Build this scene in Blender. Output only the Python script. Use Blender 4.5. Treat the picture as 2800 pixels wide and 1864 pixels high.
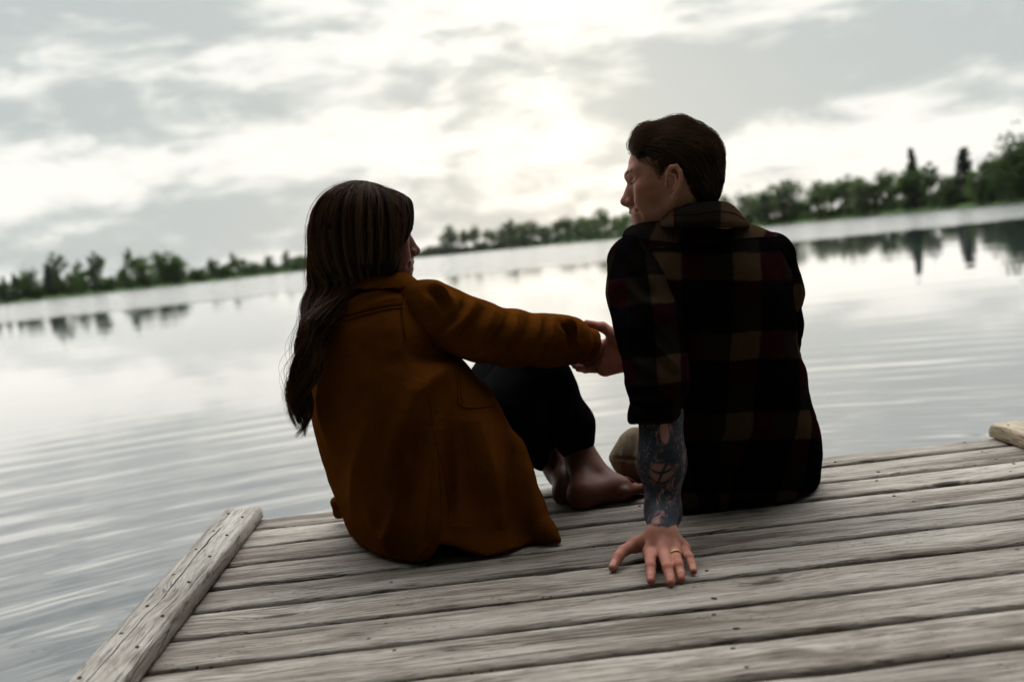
import bpy, bmesh, math, random
import numpy as np
from mathutils import Matrix, Vector, noise as mnoise
from mathutils.bvhtree import BVHTree

for o in list(bpy.data.objects):
    bpy.data.objects.remove(o)
scene = bpy.context.scene
COL = scene.collection
rng = np.random.default_rng(7)
random.seed(7)

# ------------------------------------------------------------------ camera
CAM_H = 0.617
ROLL = math.radians(5.795)
PITCH = math.atan((932 - (816 - .1015 * 1400)) * math.cos(ROLL) / 2800)
F0 = np.array([0, math.cos(PITCH), -math.sin(PITCH)])
_u0 = np.array([0, math.sin(PITCH), math.cos(PITCH)])
_r0 = np.array([1., 0, 0])
R0 = math.cos(ROLL) * _r0 - math.sin(ROLL) * _u0
U0 = math.cos(ROLL) * _u0 + math.sin(ROLL) * _r0
C0 = np.array([0, 0, CAM_H])

def W(x, y, d):
    """photo pixel (2800 x 1864) at forward depth d -> world point"""
    return C0 + d * (F0 + (x - 1400) / 2800 * R0 - (y - 932) / 2800 * U0)

def onz(x, y, z=0.0):
    v = F0 + (x - 1400) / 2800 * R0 - (y - 932) / 2800 * U0
    return C0 + v * ((z - CAM_H) / v[2])

def unproj(P):
    v = P - C0
    d = v @ F0
    return 1400 + 2800 * (v @ R0) / d, 932 - 2800 * (v @ U0) / d, d

cam_d = bpy.data.cameras.new('camera')
cam = bpy.data.objects.new('camera', cam_d)
COL.objects.link(cam)
M = Matrix.Identity(4)
for i in range(3):
    M[i][0], M[i][1], M[i][2], M[i][3] = R0[i], U0[i], -F0[i], C0[i]
cam.matrix_world = M
cam_d.sensor_width = 36
cam_d.lens = 36.0
cam_d.clip_start = 0.02
cam_d.clip_end = 12000
cam_d.dof.use_dof = True
cam_d.dof.focus_distance = 2.12
cam_d.dof.aperture_fstop = 2.7
scene.camera = cam

# ------------------------------------------------------------------ sky and sun
SUN_PX = (1500, 300)
sd = F0 + (SUN_PX[0] - 1400) / 2800 * R0 - (SUN_PX[1] - 932) / 2800 * U0
sd /= np.linalg.norm(sd)
SUN_EL = math.asin(sd[2])
SUN_AZ = math.atan2(sd[0], sd[1])

def pxdir(x, y):
    v = F0 + (x - 1400) / 2800 * R0 - (y - 932) / 2800 * U0
    return v / np.linalg.norm(v)

class NT:
    """small helper to write node trees compactly"""
    def __init__(s, tree):
        s.t = tree; s.n = tree.nodes; s.l = tree.links
    def new(s, typ, **kw):
        n = s.n.new(typ)
        for k, v in kw.items():
            if k.startswith('_'):
                continue
            setattr(n, k, v)
        return n
    def put(s, sock, v):
        if v is None:
            return
        if isinstance(v, bpy.types.NodeSocket):
            s.l.new(v, sock)
        elif hasattr(sock, 'default_value'):
            try:
                sock.default_value = v
            except Exception:
                sock.default_value = tuple(v) + (1,)
    def math(s, op, a, b=None, c=None, clamp=False):
        n = s.new('ShaderNodeMath', operation=op, use_clamp=clamp)
        for i, v in enumerate((a, b, c)):
            if v is not None:
                s.put(n.inputs[i], v)
        return n.outputs[0]
    def vmath(s, op, a, b=None, out=0):
        n = s.new('ShaderNodeVectorMath', operation=op)
        s.put(n.inputs[0], a)
        if b is not None:
            if op == 'SCALE':
                s.put(n.inputs['Scale'], b)
            else:
                s.put(n.inputs[1], b)
        return n.outputs[out]
    def mapr(s, v, a, b, c=0., d=1., interp='SMOOTHSTEP'):
        n = s.new('ShaderNodeMapRange', interpolation_type=interp)
        s.put(n.inputs[0], v)
        for i, q in enumerate((a, b, c, d)):
            s.put(n.inputs[1 + i], q)
        return n.outputs[0]
    def noise(s, vec, scale=1., detail=4., rough=.5, dist=0., dim='3D', out=0):
        n = s.new('ShaderNodeTexNoise', noise_dimensions=dim)
        s.put(n.inputs['Vector'], vec)
        s.put(n.inputs['Scale'], scale)
        s.put(n.inputs['Detail'], detail)
        s.put(n.inputs['Roughness'], rough)
        s.put(n.inputs['Distortion'], dist)
        return n.outputs[out]
    def voro(s, vec, scale=1., feat='F1', out=0, rnd=1.):
        n = s.new('ShaderNodeTexVoronoi', feature=feat)
        s.put(n.inputs['Vector'], vec)
        s.put(n.inputs['Scale'], scale)
        s.put(n.inputs['Randomness'], rnd)
        return n.outputs[out]
    def mix(s, f, a, b, blend='MIX'):
        n = s.new('ShaderNodeMix', data_type='RGBA', blend_type=blend)
        s.put(n.inputs[0], f)
        for i, v in ((6, a), (7, b)):
            if isinstance(v, (tuple, list)) and len(v) == 3:
                v = tuple(v) + (1,)
            s.put(n.inputs[i], v)
        return n.outputs[2]
    def comb(s, x, y, z):
        n = s.new('ShaderNodeCombineXYZ')
        for i, v in enumerate((x, y, z)):
            s.put(n.inputs[i], v)
        return n.outputs[0]
    def sep(s, v):
        n = s.new('ShaderNodeSeparateXYZ')
        s.put(n.inputs[0], v)
        return n.outputs
    def ramp(s, f, stops, interp='LINEAR'):
        n = s.new('ShaderNodeValToRGB')
        cr = n.color_ramp
        cr.interpolation = interp
        while len(cr.elements) < len(stops):
            cr.elements.new(0.5)
        for e, (p, c) in zip(cr.elements, stops):
            e.position = p
            e.color = tuple(c) + (1,) if len(c) == 3 else c
        s.put(n.inputs[0], f)
        return n.outputs[0]
    def bump(s, h, strength=1., dist=.01, normal=None):
        n = s.new('ShaderNodeBump')
        s.put(n.inputs['Height'], h)
        s.put(n.inputs['Strength'], strength)
        s.put(n.inputs['Distance'], dist)
        if normal is not None:
            s.put(n.inputs['Normal'], normal)
        return n.outputs[0]

world = bpy.data.worlds.new('World')
scene.world = world
world.use_nodes = True
nt = NT(world.node_tree)
nt.n.clear()
w_out = nt.new('ShaderNodeOutputWorld')
w_bg = nt.new('ShaderNodeBackground')
w_bg.inputs['Strength'].default_value = 0.1
nt.l.new(w_bg.outputs[0], w_out.inputs[0])
skyt = nt.new('ShaderNodeTexSky', sky_type='NISHITA', sun_disc=False)
skyt.sun_elevation = SUN_EL
skyt.sun_rotation = SUN_AZ
skyt.air_density = 1.0
skyt.dust_density = 2.0
tc = nt.new('ShaderNodeTexCoord')
dirv = nt.vmath('NORMALIZE', tc.outputs['Generated'])
dz = nt.sep(dirv)[2]
# cloud deck: layered noise, flattened towards the horizon
flat = nt.vmath('MULTIPLY', dirv, (1., 1., 3.0))
warp = nt.noise(nt.vmath('ADD', flat, (3.1, 1.7, .4)), 4.2, 1.5, .5, 0, out=1)
flatw = nt.vmath('ADD', flat, nt.vmath('SCALE', nt.vmath('SUBTRACT', warp, (.5, .5, .5)), .16))
n1 = nt.noise(nt.vmath('ADD', flatw, (.37, .81, .13)), 5.0, 4, .52)
n2 = nt.noise(nt.vmath('ADD', flatw, (5.3, .2, 2.2)), 17.0, 4, .58)
cl = nt.math('ADD', nt.math('MULTIPLY', n1, .56), nt.math('MULTIPLY', n2, .44))

def blob(x, y, amp, ra, re):
    """broad lighter or darker area of the cloud deck: direction, amount, angular radii"""
    d = pxdir(x, y)
    sc = np.array([1 / ra, 1 / ra, 1 / re])
    n = nt.new('ShaderNodeVectorMath', operation='MULTIPLY_ADD')
    nt.put(n.inputs[0], dirv); n.inputs[1].default_value = tuple(sc); n.inputs[2].default_value = tuple(-d * sc)
    return nt.mapr(nt.vmath('LENGTH', n.outputs[0], out=1), 0., 2.1, amp, 0.)

for b in ((150, 200, .11, .16, .055), (600, 330, .05, .14, .022), (300, 440, -.09, .22, .025),
          (500, 640, .10, .30, .028), (1100, 130, -.03, .12, .05),
          (1545, 10, -.16, .06, .026), (1460, 320, -.13, .085, .034), (1520, 160, .09, .10, .020), (1330, 60, .04, .05, .02),
          (2350, 190, .13, .26, .055), (2500, 400, -.12, .22, .017), (2050, 400, -.05, .10, .012), (2200, 460, .05, .12, .012),
          (1850, 150, .05, .06, .03), (800, 560, -.02, .2, .02)):
    cl = nt.math('ADD', cl, blob(*b))
gray = nt.mapr(cl, .40, .645)
cloudc = nt.ramp(gray, ((0., (.825, .818, .775)), (.35, (.745, .745, .710)), (.7, (.565, .590, .570)), (1., (.445, .480, .478))))
# light through the cloud falls off away from the hidden sun
sdot = nt.vmath('DOT_PRODUCT', dirv, tuple(sd), out=1)
fall = nt.mapr(sdot, -.10, .60, .03, 1.0)
# an overcast sky is brightest overhead
fall = nt.math('MULTIPLY', fall, nt.mapr(dz, .42, .97, 1.0, 8.0))
glow = nt.math('POWER', nt.math('MAXIMUM', sdot, 0.), 60.)
glow2 = nt.math('POWER', nt.math('MAXIMUM', sdot, 0.), 9.)
gc = nt.mix(1., nt.vmath('SCALE', (.045, .04, .026), glow), nt.vmath('SCALE', (.015, .014, .011), glow2), 'ADD')
cloudc = nt.mix(1., cloudc, nt.mix(nt.mapr(dz, .18, .6), (1, 1, 1), (.95, .985, 1.02)), 'MULTIPLY')
cc = nt.mix(1., nt.vmath('SCALE', cloudc, fall), gc, 'ADD')
cc10 = nt.vmath('SCALE', cc, 10.0)
skyc = nt.mix(.985, skyt.outputs[0], cc10)
nt.l.new(skyc, w_bg.inputs['Color'])

sun_d = bpy.data.lights.new('sun', 'SUN')
sun_d.energy = 0.6
sun_d.angle = math.radians(110)
sun_d.color = (1.0, .93, .82)
sun = bpy.data.objects.new('sun', sun_d)
COL.objects.link(sun)
sun.rotation_euler = Vector(tuple(sd)).to_track_quat('Z', 'Y').to_euler()
sun.location = (0, 0, 30)

scene.view_settings.view_transform = 'Standard'
scene.view_settings.look = 'None'
scene.view_settings.gamma = 1
scene.view_settings.exposure = 0.3
scene.view_settings.use_curve_mapping = False

# ------------------------------------------------------------------ helpers
def tag(o, label=None, cat=None, group=None, kind=None):
    for k, v in (('label', label), ('category', cat), ('group', group), ('kind', kind)):
        if v:
            o[k] = v
    return o

def empty(name, loc=(0, 0, 0), rz=0., parent=None):
    o = bpy.data.objects.new(name, None)
    o.empty_display_size = .1
    COL.objects.link(o)
    o.location = loc
    o.rotation_euler = (0, 0, rz)
    if parent:
        o.parent = parent
    return o

def meshobj(name, verts, faces, mat, parent=None, smooth=True, world=True):
    """link one mesh object; with world=True the vertices are world points even under a parent"""
    me = bpy.data.meshes.new(name)
    verts = np.asarray(verts, dtype=np.float64).reshape(-1, 3)
    o = bpy.data.objects.new(name, me)
    if parent is not None and world:
        mi = np.array(world_of(parent).inverted())
        verts = verts @ mi[:3, :3].T + mi[:3, 3]
    if isinstance(faces, np.ndarray):
        k = faces.shape[1]
        me.vertices.add(len(verts))
        me.vertices.foreach_set('co', verts.astype(np.float32).ravel())
        me.loops.add(faces.size)
        me.loops.foreach_set('vertex_index', faces.astype(np.int32).ravel())
        me.polygons.add(len(faces))
        me.polygons.foreach_set('loop_start', np.arange(0, faces.size, k, dtype=np.int32))
        me.update(calc_edges=True)
    else:
        me.from_pydata([tuple(v) for v in verts], [], faces)
        me.update()
    me.validate()
    if smooth:
        me.polygons.foreach_set('use_smooth', [True] * len(me.polygons))
    if mat is not None:
        me.materials.append(mat)
    COL.objects.link(o)
    if parent is not None:
        o.parent = parent
    return o

def world_of(o):
    m = Matrix.LocRotScale(o.location, o.rotation_euler, o.scale)
    return world_of(o.parent) @ m if o.parent else m

def material(name):
    m = bpy.data.materials.new(name)
    m.use_nodes = True
    t = NT(m.node_tree)
    t.n.clear()
    out = t.new('ShaderNodeOutputMaterial')
    return m, t, out

def principled(t, out, base=None, rough=.6, normal=None, **kw):
    p = t.new('ShaderNodeBsdfPrincipled')
    if base is not None:
        if isinstance(base, (tuple, list)) and len(base) == 3:
            base = tuple(base) + (1,)
        t.put(p.inputs['Base Color'], base)
    t.put(p.inputs['Roughness'], rough)
    if normal is not None:
        t.put(p.inputs['Normal'], normal)
    for k, v in kw.items():
        t.put(p.inputs[k.replace('_', ' ')], v)
    if out is not None:
        t.l.new(p.outputs[0], out.inputs[0])
    return p

def box(lo, hi):
    (a, b, c), (d, e, f) = lo, hi
    v = [(a, b, c), (d, b, c), (d, e, c), (a, e, c), (a, b, f), (d, b, f), (d, e, f), (a, e, f)]
    q = [(0, 3, 2, 1), (4, 5, 6, 7), (0, 1, 5, 4), (1, 2, 6, 5), (2, 3, 7, 6), (3, 0, 4, 7)]
    return v, q

def tube(pts, radii, sides=6, caps=True):
    """tube along points -> verts, faces"""
    pts = np.asarray(pts, float)
    n = len(pts)
    radii = np.broadcast_to(np.asarray(radii, float), (n,))
    tan = np.gradient(pts, axis=0)
    tan /= np.linalg.norm(tan, axis=1)[:, None] + 1e-12
    up = np.array([0, 0, 1.]) if abs(tan[0][2]) < .9 else np.array([1., 0, 0])
    V = []
    for i in range(n):
        a = np.cross(tan[i], up); a /= np.linalg.norm(a) + 1e-12
        b = np.cross(tan[i], a)
        up = -b if False else up
        for k in range(sides):
            t = 2 * math.pi * k / sides
            V.append(pts[i] + radii[i] * (math.cos(t) * a + math.sin(t) * b))
    Fc = []
    for i in range(n - 1):
        for k in range(sides):
            k2 = (k + 1) % sides
            Fc.append((i * sides + k, i * sides + k2, (i + 1) * sides + k2, (i + 1) * sides + k))
    if caps:
        Fc.append(tuple(range(sides - 1, -1, -1)))
        Fc.append(tuple(range((n - 1) * sides, n * sides)))
    return V, Fc

class MB:
    """collects pieces into one mesh"""
    def __init__(s):
        s.v = []; s.f = []
    def add(s, vf):
        o = len(s.v)
        s.v.extend([tuple(p) for p in vf[0]])
        s.f.extend([tuple(i + o for i in f) for f in vf[1]])
        return s
    def build(s, name, mat, parent=None, smooth=True, world=True):
        return meshobj(name, s.v, s.f, mat, parent, smooth, world)
# ------------------------------------------------------------------ lake
WATER_Z = -0.36
m_water, t, out = material('lake_water')
tcn = t.new('ShaderNodeTexCoord')
P = tcn.outputs['Object']
sx, sy, sz = t.sep(P)
# rings that spread from under the dock: polar coordinates round a point below it
rel = t.vmath('SUBTRACT', P, (0.5, 0.2, 0.))
rx, ry, _ = t.sep(rel)
rr = t.vmath('LENGTH', t.vmath('MULTIPLY', rel, (1, 1, 0)), out=1)
th = t.math('ARCTAN2', rx, ry)
lnr = t.math('LOGARITHM', t.math('ADD', rr, .6), 2.718)
ring = t.noise(t.comb(t.math('MULTIPLY', rr, 4.2), t.math('MULTIPLY', th, 2.6), 0.), 1., 3.0, .45, .25)
ring2 = t.noise(t.comb(t.math('MULTIPLY', rr, 1.5), t.math('MULTIPLY', th, 2.0), 4.), 1., 2.0, .5, .2)
near = t.mapr(rr, 2.0, 9., 1., 0.)
patch = t.mapr(t.noise(t.comb(t.math('MULTIPLY', lnr, 2.2), t.math('MULTIPLY', th, 3.), 9.), 1., 2., .5), .35, .62, .25, 1.)
h_near = t.math('MULTIPLY', t.math('MULTIPLY', t.math('ADD', t.math('MULTIPLY', ring, .024), t.math('MULTIPLY', ring2, .022)), near), patch)
swell = t.noise(t.vmath('MULTIPLY', P, (.25, .9, 1.)), 1., 2., .5)
h_mid = t.math('MULTIPLY', swell, t.mapr(rr, 4., 30., .003, .007))
# wind-ruffled water towards the far shore
edge = t.math('ADD', sy, t.math('ADD', t.math('MULTIPLY', t.math('ABSOLUTE', t.math('ADD', sx, 6.)), .05), t.math('MULTIPLY', t.noise(t.vmath('MULTIPLY', P, (.02, .1, 1)), 1., 2.), 8.)))
ruff = t.mapr(edge, 44., 54.)
h_ruf = t.math('MULTIPLY', t.noise(t.vmath('MULTIPLY', P, (1.2, 3.0, 1.)), 1., 2., .5), t.math('MULTIPLY', ruff, .12))
rip = t.math('SINE', t.math('ADD', t.math('MULTIPLY', rr, 17.), t.math('MULTIPLY', t.noise(t.vmath('MULTIPLY', P, (.5, .8, 1.)), 1., 2., .5), 9.)))
h_rip = t.math('MULTIPLY', t.math('MULTIPLY', rip, t.mapr(rr, 2.5, 9., .0028, 0.)), patch)
hh = t.math('ADD', t.math('ADD', t.math('ADD', h_near, h_mid), h_ruf), h_rip)
nb = t.bump(hh, 1., 1.)
fr = t.new('ShaderNodeFresnel'); fr.inputs['IOR'].default_value = 1.333
t.put(fr.inputs['Normal'], nb)
df = t.new('ShaderNodeBsdfDiffuse'); df.inputs[0].default_value = (.030, .042, .052, 1)
gl = t.new('ShaderNodeBsdfGlossy'); gl.inputs[0].default_value = (.97, .97, .97, 1)
t.put(gl.inputs['Roughness'], t.mapr(ruff, 0, 1, .03, .14)); t.put(gl.inputs['Normal'], nb)
mx = t.new('ShaderNodeMixShader')
t.put(mx.inputs[0], t.math('POWER', fr.outputs[0], .74))
t.l.new(df.outputs[0], mx.inputs[1]); t.l.new(gl.outputs[0], mx.inputs[2]); t.l.new(mx.outputs[0], out.inputs[0])
lw = bpy.data.meshes.new('lake')
lake = meshobj('lake', [(-1500, -60, WATER_Z), (1500, -60, WATER_Z), (1500, 2500, WATER_Z), (-1500, 2500, WATER_Z)], [(0, 1, 2, 3)], m_water, smooth=False)
tag(lake, 'calm grey lake with long soft ripples spreading from the dock', 'lake', kind='structure')
bpy.data.meshes.remove(lw)

# ------------------------------------------------------------------ far shore
def azdist(x, D):
    """point on the water at distance D below photo column x on the horizon"""
    y = 816 - .1015 * x
    d = pxdir(x, y)
    return np.array([d[0], d[1]]) / math.hypot(d[0], d[1]) * D

SHORE = [(-900, 210), (-300, 195), (0, 190), (300, 205), (600, 235), (830, 300), (980, 420), (1120, 560), (1300, 520), (1500, 430), (1700, 300),
         (1850, 230), (2050, 195), (2300, 172), (2500, 158), (2800, 142), (3200, 130), (3900, 115)]
def shore_d(x):
    xs = [s[0] for s in SHORE]; ds = [s[1] for s in SHORE]
    return float(np.interp(x, xs, ds))

m_grass, t, out = material('shore_grass')
tcn = t.new('ShaderNodeTexCoord')
n = t.noise(tcn.outputs['Object'], .35, 4, .6)
gcol = t.ramp(n, ((.3, (.06, .11, .025)), (.6, (.10, .18, .04)), (.8, (.15, .19, .06))))
principled(t, out, gcol, .95, t.bump(t.noise(tcn.outputs['Object'], 6., 3, .6), .6, .2))
gv, gf = [], []
xs = np.linspace(-4200, 7000, 225)
prof = ((-1.5, -.5), (0., .02), (1.0, .35), (6., .75), (25., 1.1), (160., 1.6), (1200., 2.0))
for i, x in enumerate(xs):
    D = shore_d(x) + 3.0 * mnoise.noise((x * .011, 3.3, 0)) + 1.2 * mnoise.noise((x * .05, 1.3, 0))
    for j, (dd, zz) in enumerate(prof):
        p = azdist(x, D + dd)
        gv.append((p[0], p[1], WATER_Z + zz + (.25 * mnoise.noise((x * .03, j * 2.1, 0)) if j > 1 else 0)))
k = len(prof)
for i in range(len(xs) - 1):
    for j in range(k - 1):
        gf.append((i * k + j, (i + 1) * k + j, (i + 1) * k + j + 1, i * k + j + 1))
tag(meshobj('far_shore', gv, gf, m_grass), 'low grassy bank along the far side of the lake', 'shore', kind='structure')

# ------------------------------------------------------------------ trees
def leaf_mat(name, c1, c2, transl=.35):
    m, t, out = material(name)
    tcn = t.new('ShaderNodeTexCoord')
    oi = t.new('ShaderNodeObjectInfo')
    n = t.noise(tcn.outputs['Object'], .9, 3, .6)
    n = t.math('ADD', n, t.math('MULTIPLY', t.math('SUBTRACT', oi.outputs['Random'], .5), .35))
    col = t.mix(t.mapr(n, .3, .7), c1, c2)
    p = principled(t, None, col, .7)
    tr = t.new('ShaderNodeBsdfTranslucent')
    t.put(tr.inputs[0], col)
    mx = t.new('ShaderNodeMixShader')
    mx.inputs[0].default_value = transl
    t.l.new(p.outputs[0], mx.inputs[1]); t.l.new(tr.outputs[0], mx.inputs[2])
    t.l.new(mx.outputs[0], out.inputs[0])
    return m
m_leaf = leaf_mat('broadleaf_foliage', (.042, .082, .014), (.105, .17, .036), .55)
m_leaf_pale = leaf_mat('pale_broadleaf_foliage', (.075, .11, .036), (.165, .20, .08), .55)
m_needle = leaf_mat('spruce_needles', (.03, .05, .028), (.06, .09, .045), .3)
m_bark, t, out = material('tree_bark')
tcn = t.new('ShaderNodeTexCoord')
principled(t, out, t.ramp(t.noise(t.vmath('MULTIPLY', tcn.outputs['Object'], (3, 3, .6)), 2., 4), ((.3, (.035, .028, .022)), (.7, (.10, .085, .07)))), .9)

def leaves(centers, n, spread, size, flat=1.):
    """many leaf-clump faces scattered about the given centres"""
    V, Fq = [], []
    c = np.asarray(centers)
    for _ in range(n):
        b = c[rng.integers(len(c))]
        p = b[:3] + rng.normal(size=3) * spread * b[3] * np.array([1, 1, flat])
        a = rng.normal(size=3); a /= np.linalg.norm(a)
        q = np.cross(a, rng.normal(size=3)); q /= np.linalg.norm(q)
        s = size * rng.uniform(.6, 1.5)
        o = len(V)
        V += [p - a * s - q * s * .5, p + a * s * .2 - q * s * .7, p + a * s + q * s * .3, p - a * s * .3 + q * s * .8]
        Fq.append((o, o + 1, o + 2, o + 3))
    return V, Fq

def tree_proto(kind, seed):
    """returns ((trunk verts, faces), (crown verts, faces)) for a tree 10 m tall"""
    global rng
    rng = np.random.default_rng(seed)
    mb = MB(); cen = []
    if kind in ('broad', 'ragged', 'lollipop'):
        h = 10.
        lean = rng.normal(size=2) * .35
        pts = [np.array([lean[0] * s * s + .12 * rng.normal() * s, lean[1] * s * s, h * .8 * s]) for s in np.linspace(0, 1, 8)]
        mb.add(tube(pts, np.linspace(.22, .05, 8), 6))
        nl = {'broad': 13, 'ragged': 9, 'lollipop': 9}[kind]
        lo = {'broad': .16, 'ragged': .42, 'lollipop': .46}[kind]
        for k in range(nl):
            s = lo + (1 - lo) * (k + rng.uniform(0, .8)) / nl
            s = min(s, 1.)
            b = pts[int(s * 7)] * 1.0
            az = k * 2.4 + rng.uniform(-.5, .5)
            L = h * {'broad': .36, 'ragged': .32, 'lollipop': .30}[kind] * (1.15 - .55 * s) * rng.uniform(.7, 1.25)
            el = rng.uniform(.25, .9)
            e = b + L * np.array([math.cos(az) * math.cos(el), math.sin(az) * math.cos(el), math.sin(el)])
            m_ = (b + e) / 2 + rng.normal(size=3) * .2
            mb.add(tube([b, m_, e], [.07, .045, .015], 4))
            for q in np.linspace(.35, 1.05, 4):
                w = {'broad': 1.35, 'ragged': .65, 'lollipop': 1.15}[kind] * rng.uniform(.6, 1.2)
                if kind == 'ragged' and rng.random() < .45:
                    continue
                cen.append(np.append(b + (e - b) * q, w))
            if kind == 'ragged':
                for _ in range(4):
                    d2 = e + rng.normal(size=3) * .75 + np.array([0, 0, .5])
                    mb.add(tube([m_, (m_ + d2) / 2 + rng.normal(size=3) * .1, d2], [.03, .02, .008], 3))
        cen.append(np.append(pts[-1] + np.array([0, 0, h * .09]), .9 if kind != 'ragged' else .4))
        n = {'broad': 2300, 'ragged': 560, 'lollipop': 1100}[kind]
        cr = leaves(cen, n, .6, .25)
    elif kind == 'spruce':
        mb.add(tube([(0, 0, 0), (0, 0, 5), (0, 0, 9.9)], [.16, .09, .02], 6))
        for z in np.linspace(.7, 9.7, 30):
            rad = 2.3 * (1 - z / 10.2) ** .85 * rng.uniform(.75, 1.15)
            nb_ = 7
            for k in range(nb_):
                a = rng.uniform(0, 2 * math.pi)
                for q in np.linspace(.25, 1, 4):
                    cen.append(np.array([math.cos(a) * rad * q, math.sin(a) * rad * q, z - .25 * rad * q, .32]))
        cr = leaves(cen, 2600, .6, .2, .5)
    else:  # bush
        for k in range(5):
            az = k * 1.3
            mb.add(tube([(0, 0, 0), (math.cos(az) * 1.2, math.sin(az) * 1.2, 3), (math.cos(az) * 2.4, math.sin(az) * 2.4, 6.)], [.12, .08, .03], 4))
        for k in range(26):
            a = rng.uniform(0, 6.28); r_ = 3.4 * math.sqrt(rng.random())
            cen.append(np.array([math.cos(a) * r_, math.sin(a) * r_, rng.uniform(1.0, 8.0 - .5 * r_), 1.3]))
        cr = leaves(cen, 1500, .7, .42)
    V = np.array(cr[0])
    return mb, cr

PROTO = {}
for kd, nv in (('broad', 4), ('ragged', 3), ('lollipop', 3), ('spruce', 2), ('bush', 2)):
    PROTO[kd] = [tree_proto(kd, 100 + 17 * i + len(kd)) for i in range(nv)]
MESHES = {}
def plant(kind, var, x, ytop, ybase, label, group, mat, width=1., back=2.):
    """a tree whose foot is at photo column x on the far bank, as tall as the photo shows it"""
    D = shore_d(x) + back
    p = azdist(x, D)
    dep = p[1]
    z0 = WATER_Z + .35 + min(back, 25) * .03
    hgt = max((ybase - ytop), 8) / 2800 * dep * .995
    name = {'broad': 'broadleaf_tree', 'ragged': 'ragged_tree', 'lollipop': 'slender_tree', 'spruce': 'spruce_tree', 'bush': 'shore_bush'}[kind]
    root = empty(name, (p[0], p[1], z0 - .1), rng.uniform(0, 6.28))
    s = hgt / 10.
    root.scale = (s * width, s * width, s)
    tag(root, label, 'bush' if kind == 'bush' else 'tree', group)
    mb, cr = PROTO[kind][var % len(PROTO[kind])]
    key = (kind, var % len(PROTO[kind]), mat.name)
    if key not in MESHES:
        a = meshobj('trunk', mb.v, mb.f, m_bark, root, True, False)
        b = meshobj('crown', cr[0], np.array(cr[1]), mat, root, False, False)
        MESHES[key] = (a, b)
    else:
        for src in MESHES[key]:
            c = src.copy(); COL.objects.link(c); c.parent = root
    return root

ORD = ['first', 'second', 'third', 'fourth', 'fifth', 'sixth', 'seventh', 'eighth', 'ninth', 'tenth', 'eleventh', 'twelfth', 'thirteenth', 'fourteenth',
       'fifteenth', 'sixteenth', 'seventeenth', 'eighteenth', 'nineteenth', 'twentieth', 'twenty-first', 'twenty-second', 'twenty-third', 'twenty-fourth', 'twenty-fifth', 'twenty-sixth']
KWORD = {'broad': 'leafy dark green tree', 'ragged': 'ragged half-bare tree', 'lollipop': 'slender high-crowned tree',
         'spruce': 'pointed dark spruce', 'bush': 'low spreading green bush'}
def row(items, where, group, conv, mats):
    for i, it in enumerate(items):
        kind, cx, ct, cb = it[:4]
        x, yt = conv(cx, ct); _, yb = conv(cx, cb)
        wd = it[4] if len(it) > 4 else 1.
        lab = '%s, %s from the left %s' % (KWORD[kind], ORD[i], where)
        plant(kind, i, x, yt, yb, lab, group, mats(kind, i), wd * (1.18 if conv is c8w and kind != 'spruce' else 1.0), back=it[5] if len(it) > 5 else 1.5 + 2.0 * ((i * 7) % 3))

c8w = lambda x, y: (1900 + x * .382, 340 + y * .382)
c7 = lambda x, y: (x * .4244, 640 + y * .4244)
row([('spruce', 35, 285, 450), ('spruce', 105, 268, 445, .9), ('broad', 185, 250, 440, 1.0), ('bush', 240, 330, 432, .9), ('spruce', 325, 215, 425, 1.35), ('ragged', 395, 120, 420, 1.0),
     ('broad', 470, 255, 408, .8), ('ragged', 520, 170, 405, .8), ('spruce', 615, 235, 400, 1.1), ('ragged', 625, 120, 398, 1.1), ('bush', 705, 270, 388, .8),
     ('broad', 800, 240, 380, 1.1), ('ragged', 855, 95, 372, .9), ('broad', 930, 170, 370, 1.0), ('broad', 1060, 148, 360, 1.1), ('broad', 1150, 158, 352, 1.1),
     ('bush', 1275, 225, 335, 1.1), ('broad', 1370, 190, 325, 1.0), ('bush', 1440, 200, 312, 1.0), ('ragged', 1510, 135, 308, .9), ('bush', 1595, 220, 298, 1.), ('ragged', 1660, 200, 290, .9),
     ('broad', 1740, 165, 280, .9), ('ragged', 1845, 118, 268, .9), ('broad', 1915, 190, 255, 1.), ('bush', 2010, 190, 240, 1.)],
    'on the left shore', 'trees along the left shore', c7,
    lambda k, i: m_needle if k == 'spruce' else (m_leaf if i % 3 else m_leaf))
cm = lambda x, y: (1100 + x * .2971, 540 + y * .2971)
row([('bush', 180, 480, 545, 1.2), ('bush', 300, 460, 535, 1.3), ('ragged', 395, 330, 530, 1.1), ('lollipop', 470, 250, 520, 1.1), ('lollipop', 570, 290, 515, 1.2), ('lollipop', 660, 258, 505, 1.1), ('bush', 740, 380, 498, 1.2),
     ('lollipop', 830, 285, 490, 1.2), ('broad', 930, 285, 480, 1.1), ('broad', 1030, 205, 470, 1.), ('broad', 1130, 240, 462, 1.1), ('lollipop', 1225, 212, 455, 1.2), ('broad', 1320, 260, 445, 1.1),
     ('lollipop', 1430, 195, 432, 1.2), ('lollipop', 1535, 180, 425, 1.2), ('lollipop', 1620, 190, 415, 1.2), ('lollipop', 1720, 170, 405, 1.2), ('lollipop', 1800, 160, 398, 1.1), ('lollipop', 1875, 95, 390, 1.),
     ('lollipop', 1965, 165, 380, 1.2), ('lollipop', 2060, 140, 372, 1.2), ('broad', 2180, 130, 360, 1.2), ('broad', 2300, 130, 350, 1.2)],
    'in the distant middle row', 'trees of the distant middle shore', cm,
    lambda k, i: m_leaf_pale if i % 2 else m_leaf)
c8w = lambda x, y: (1900 + x * .382, 340 + y * .382)
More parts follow.
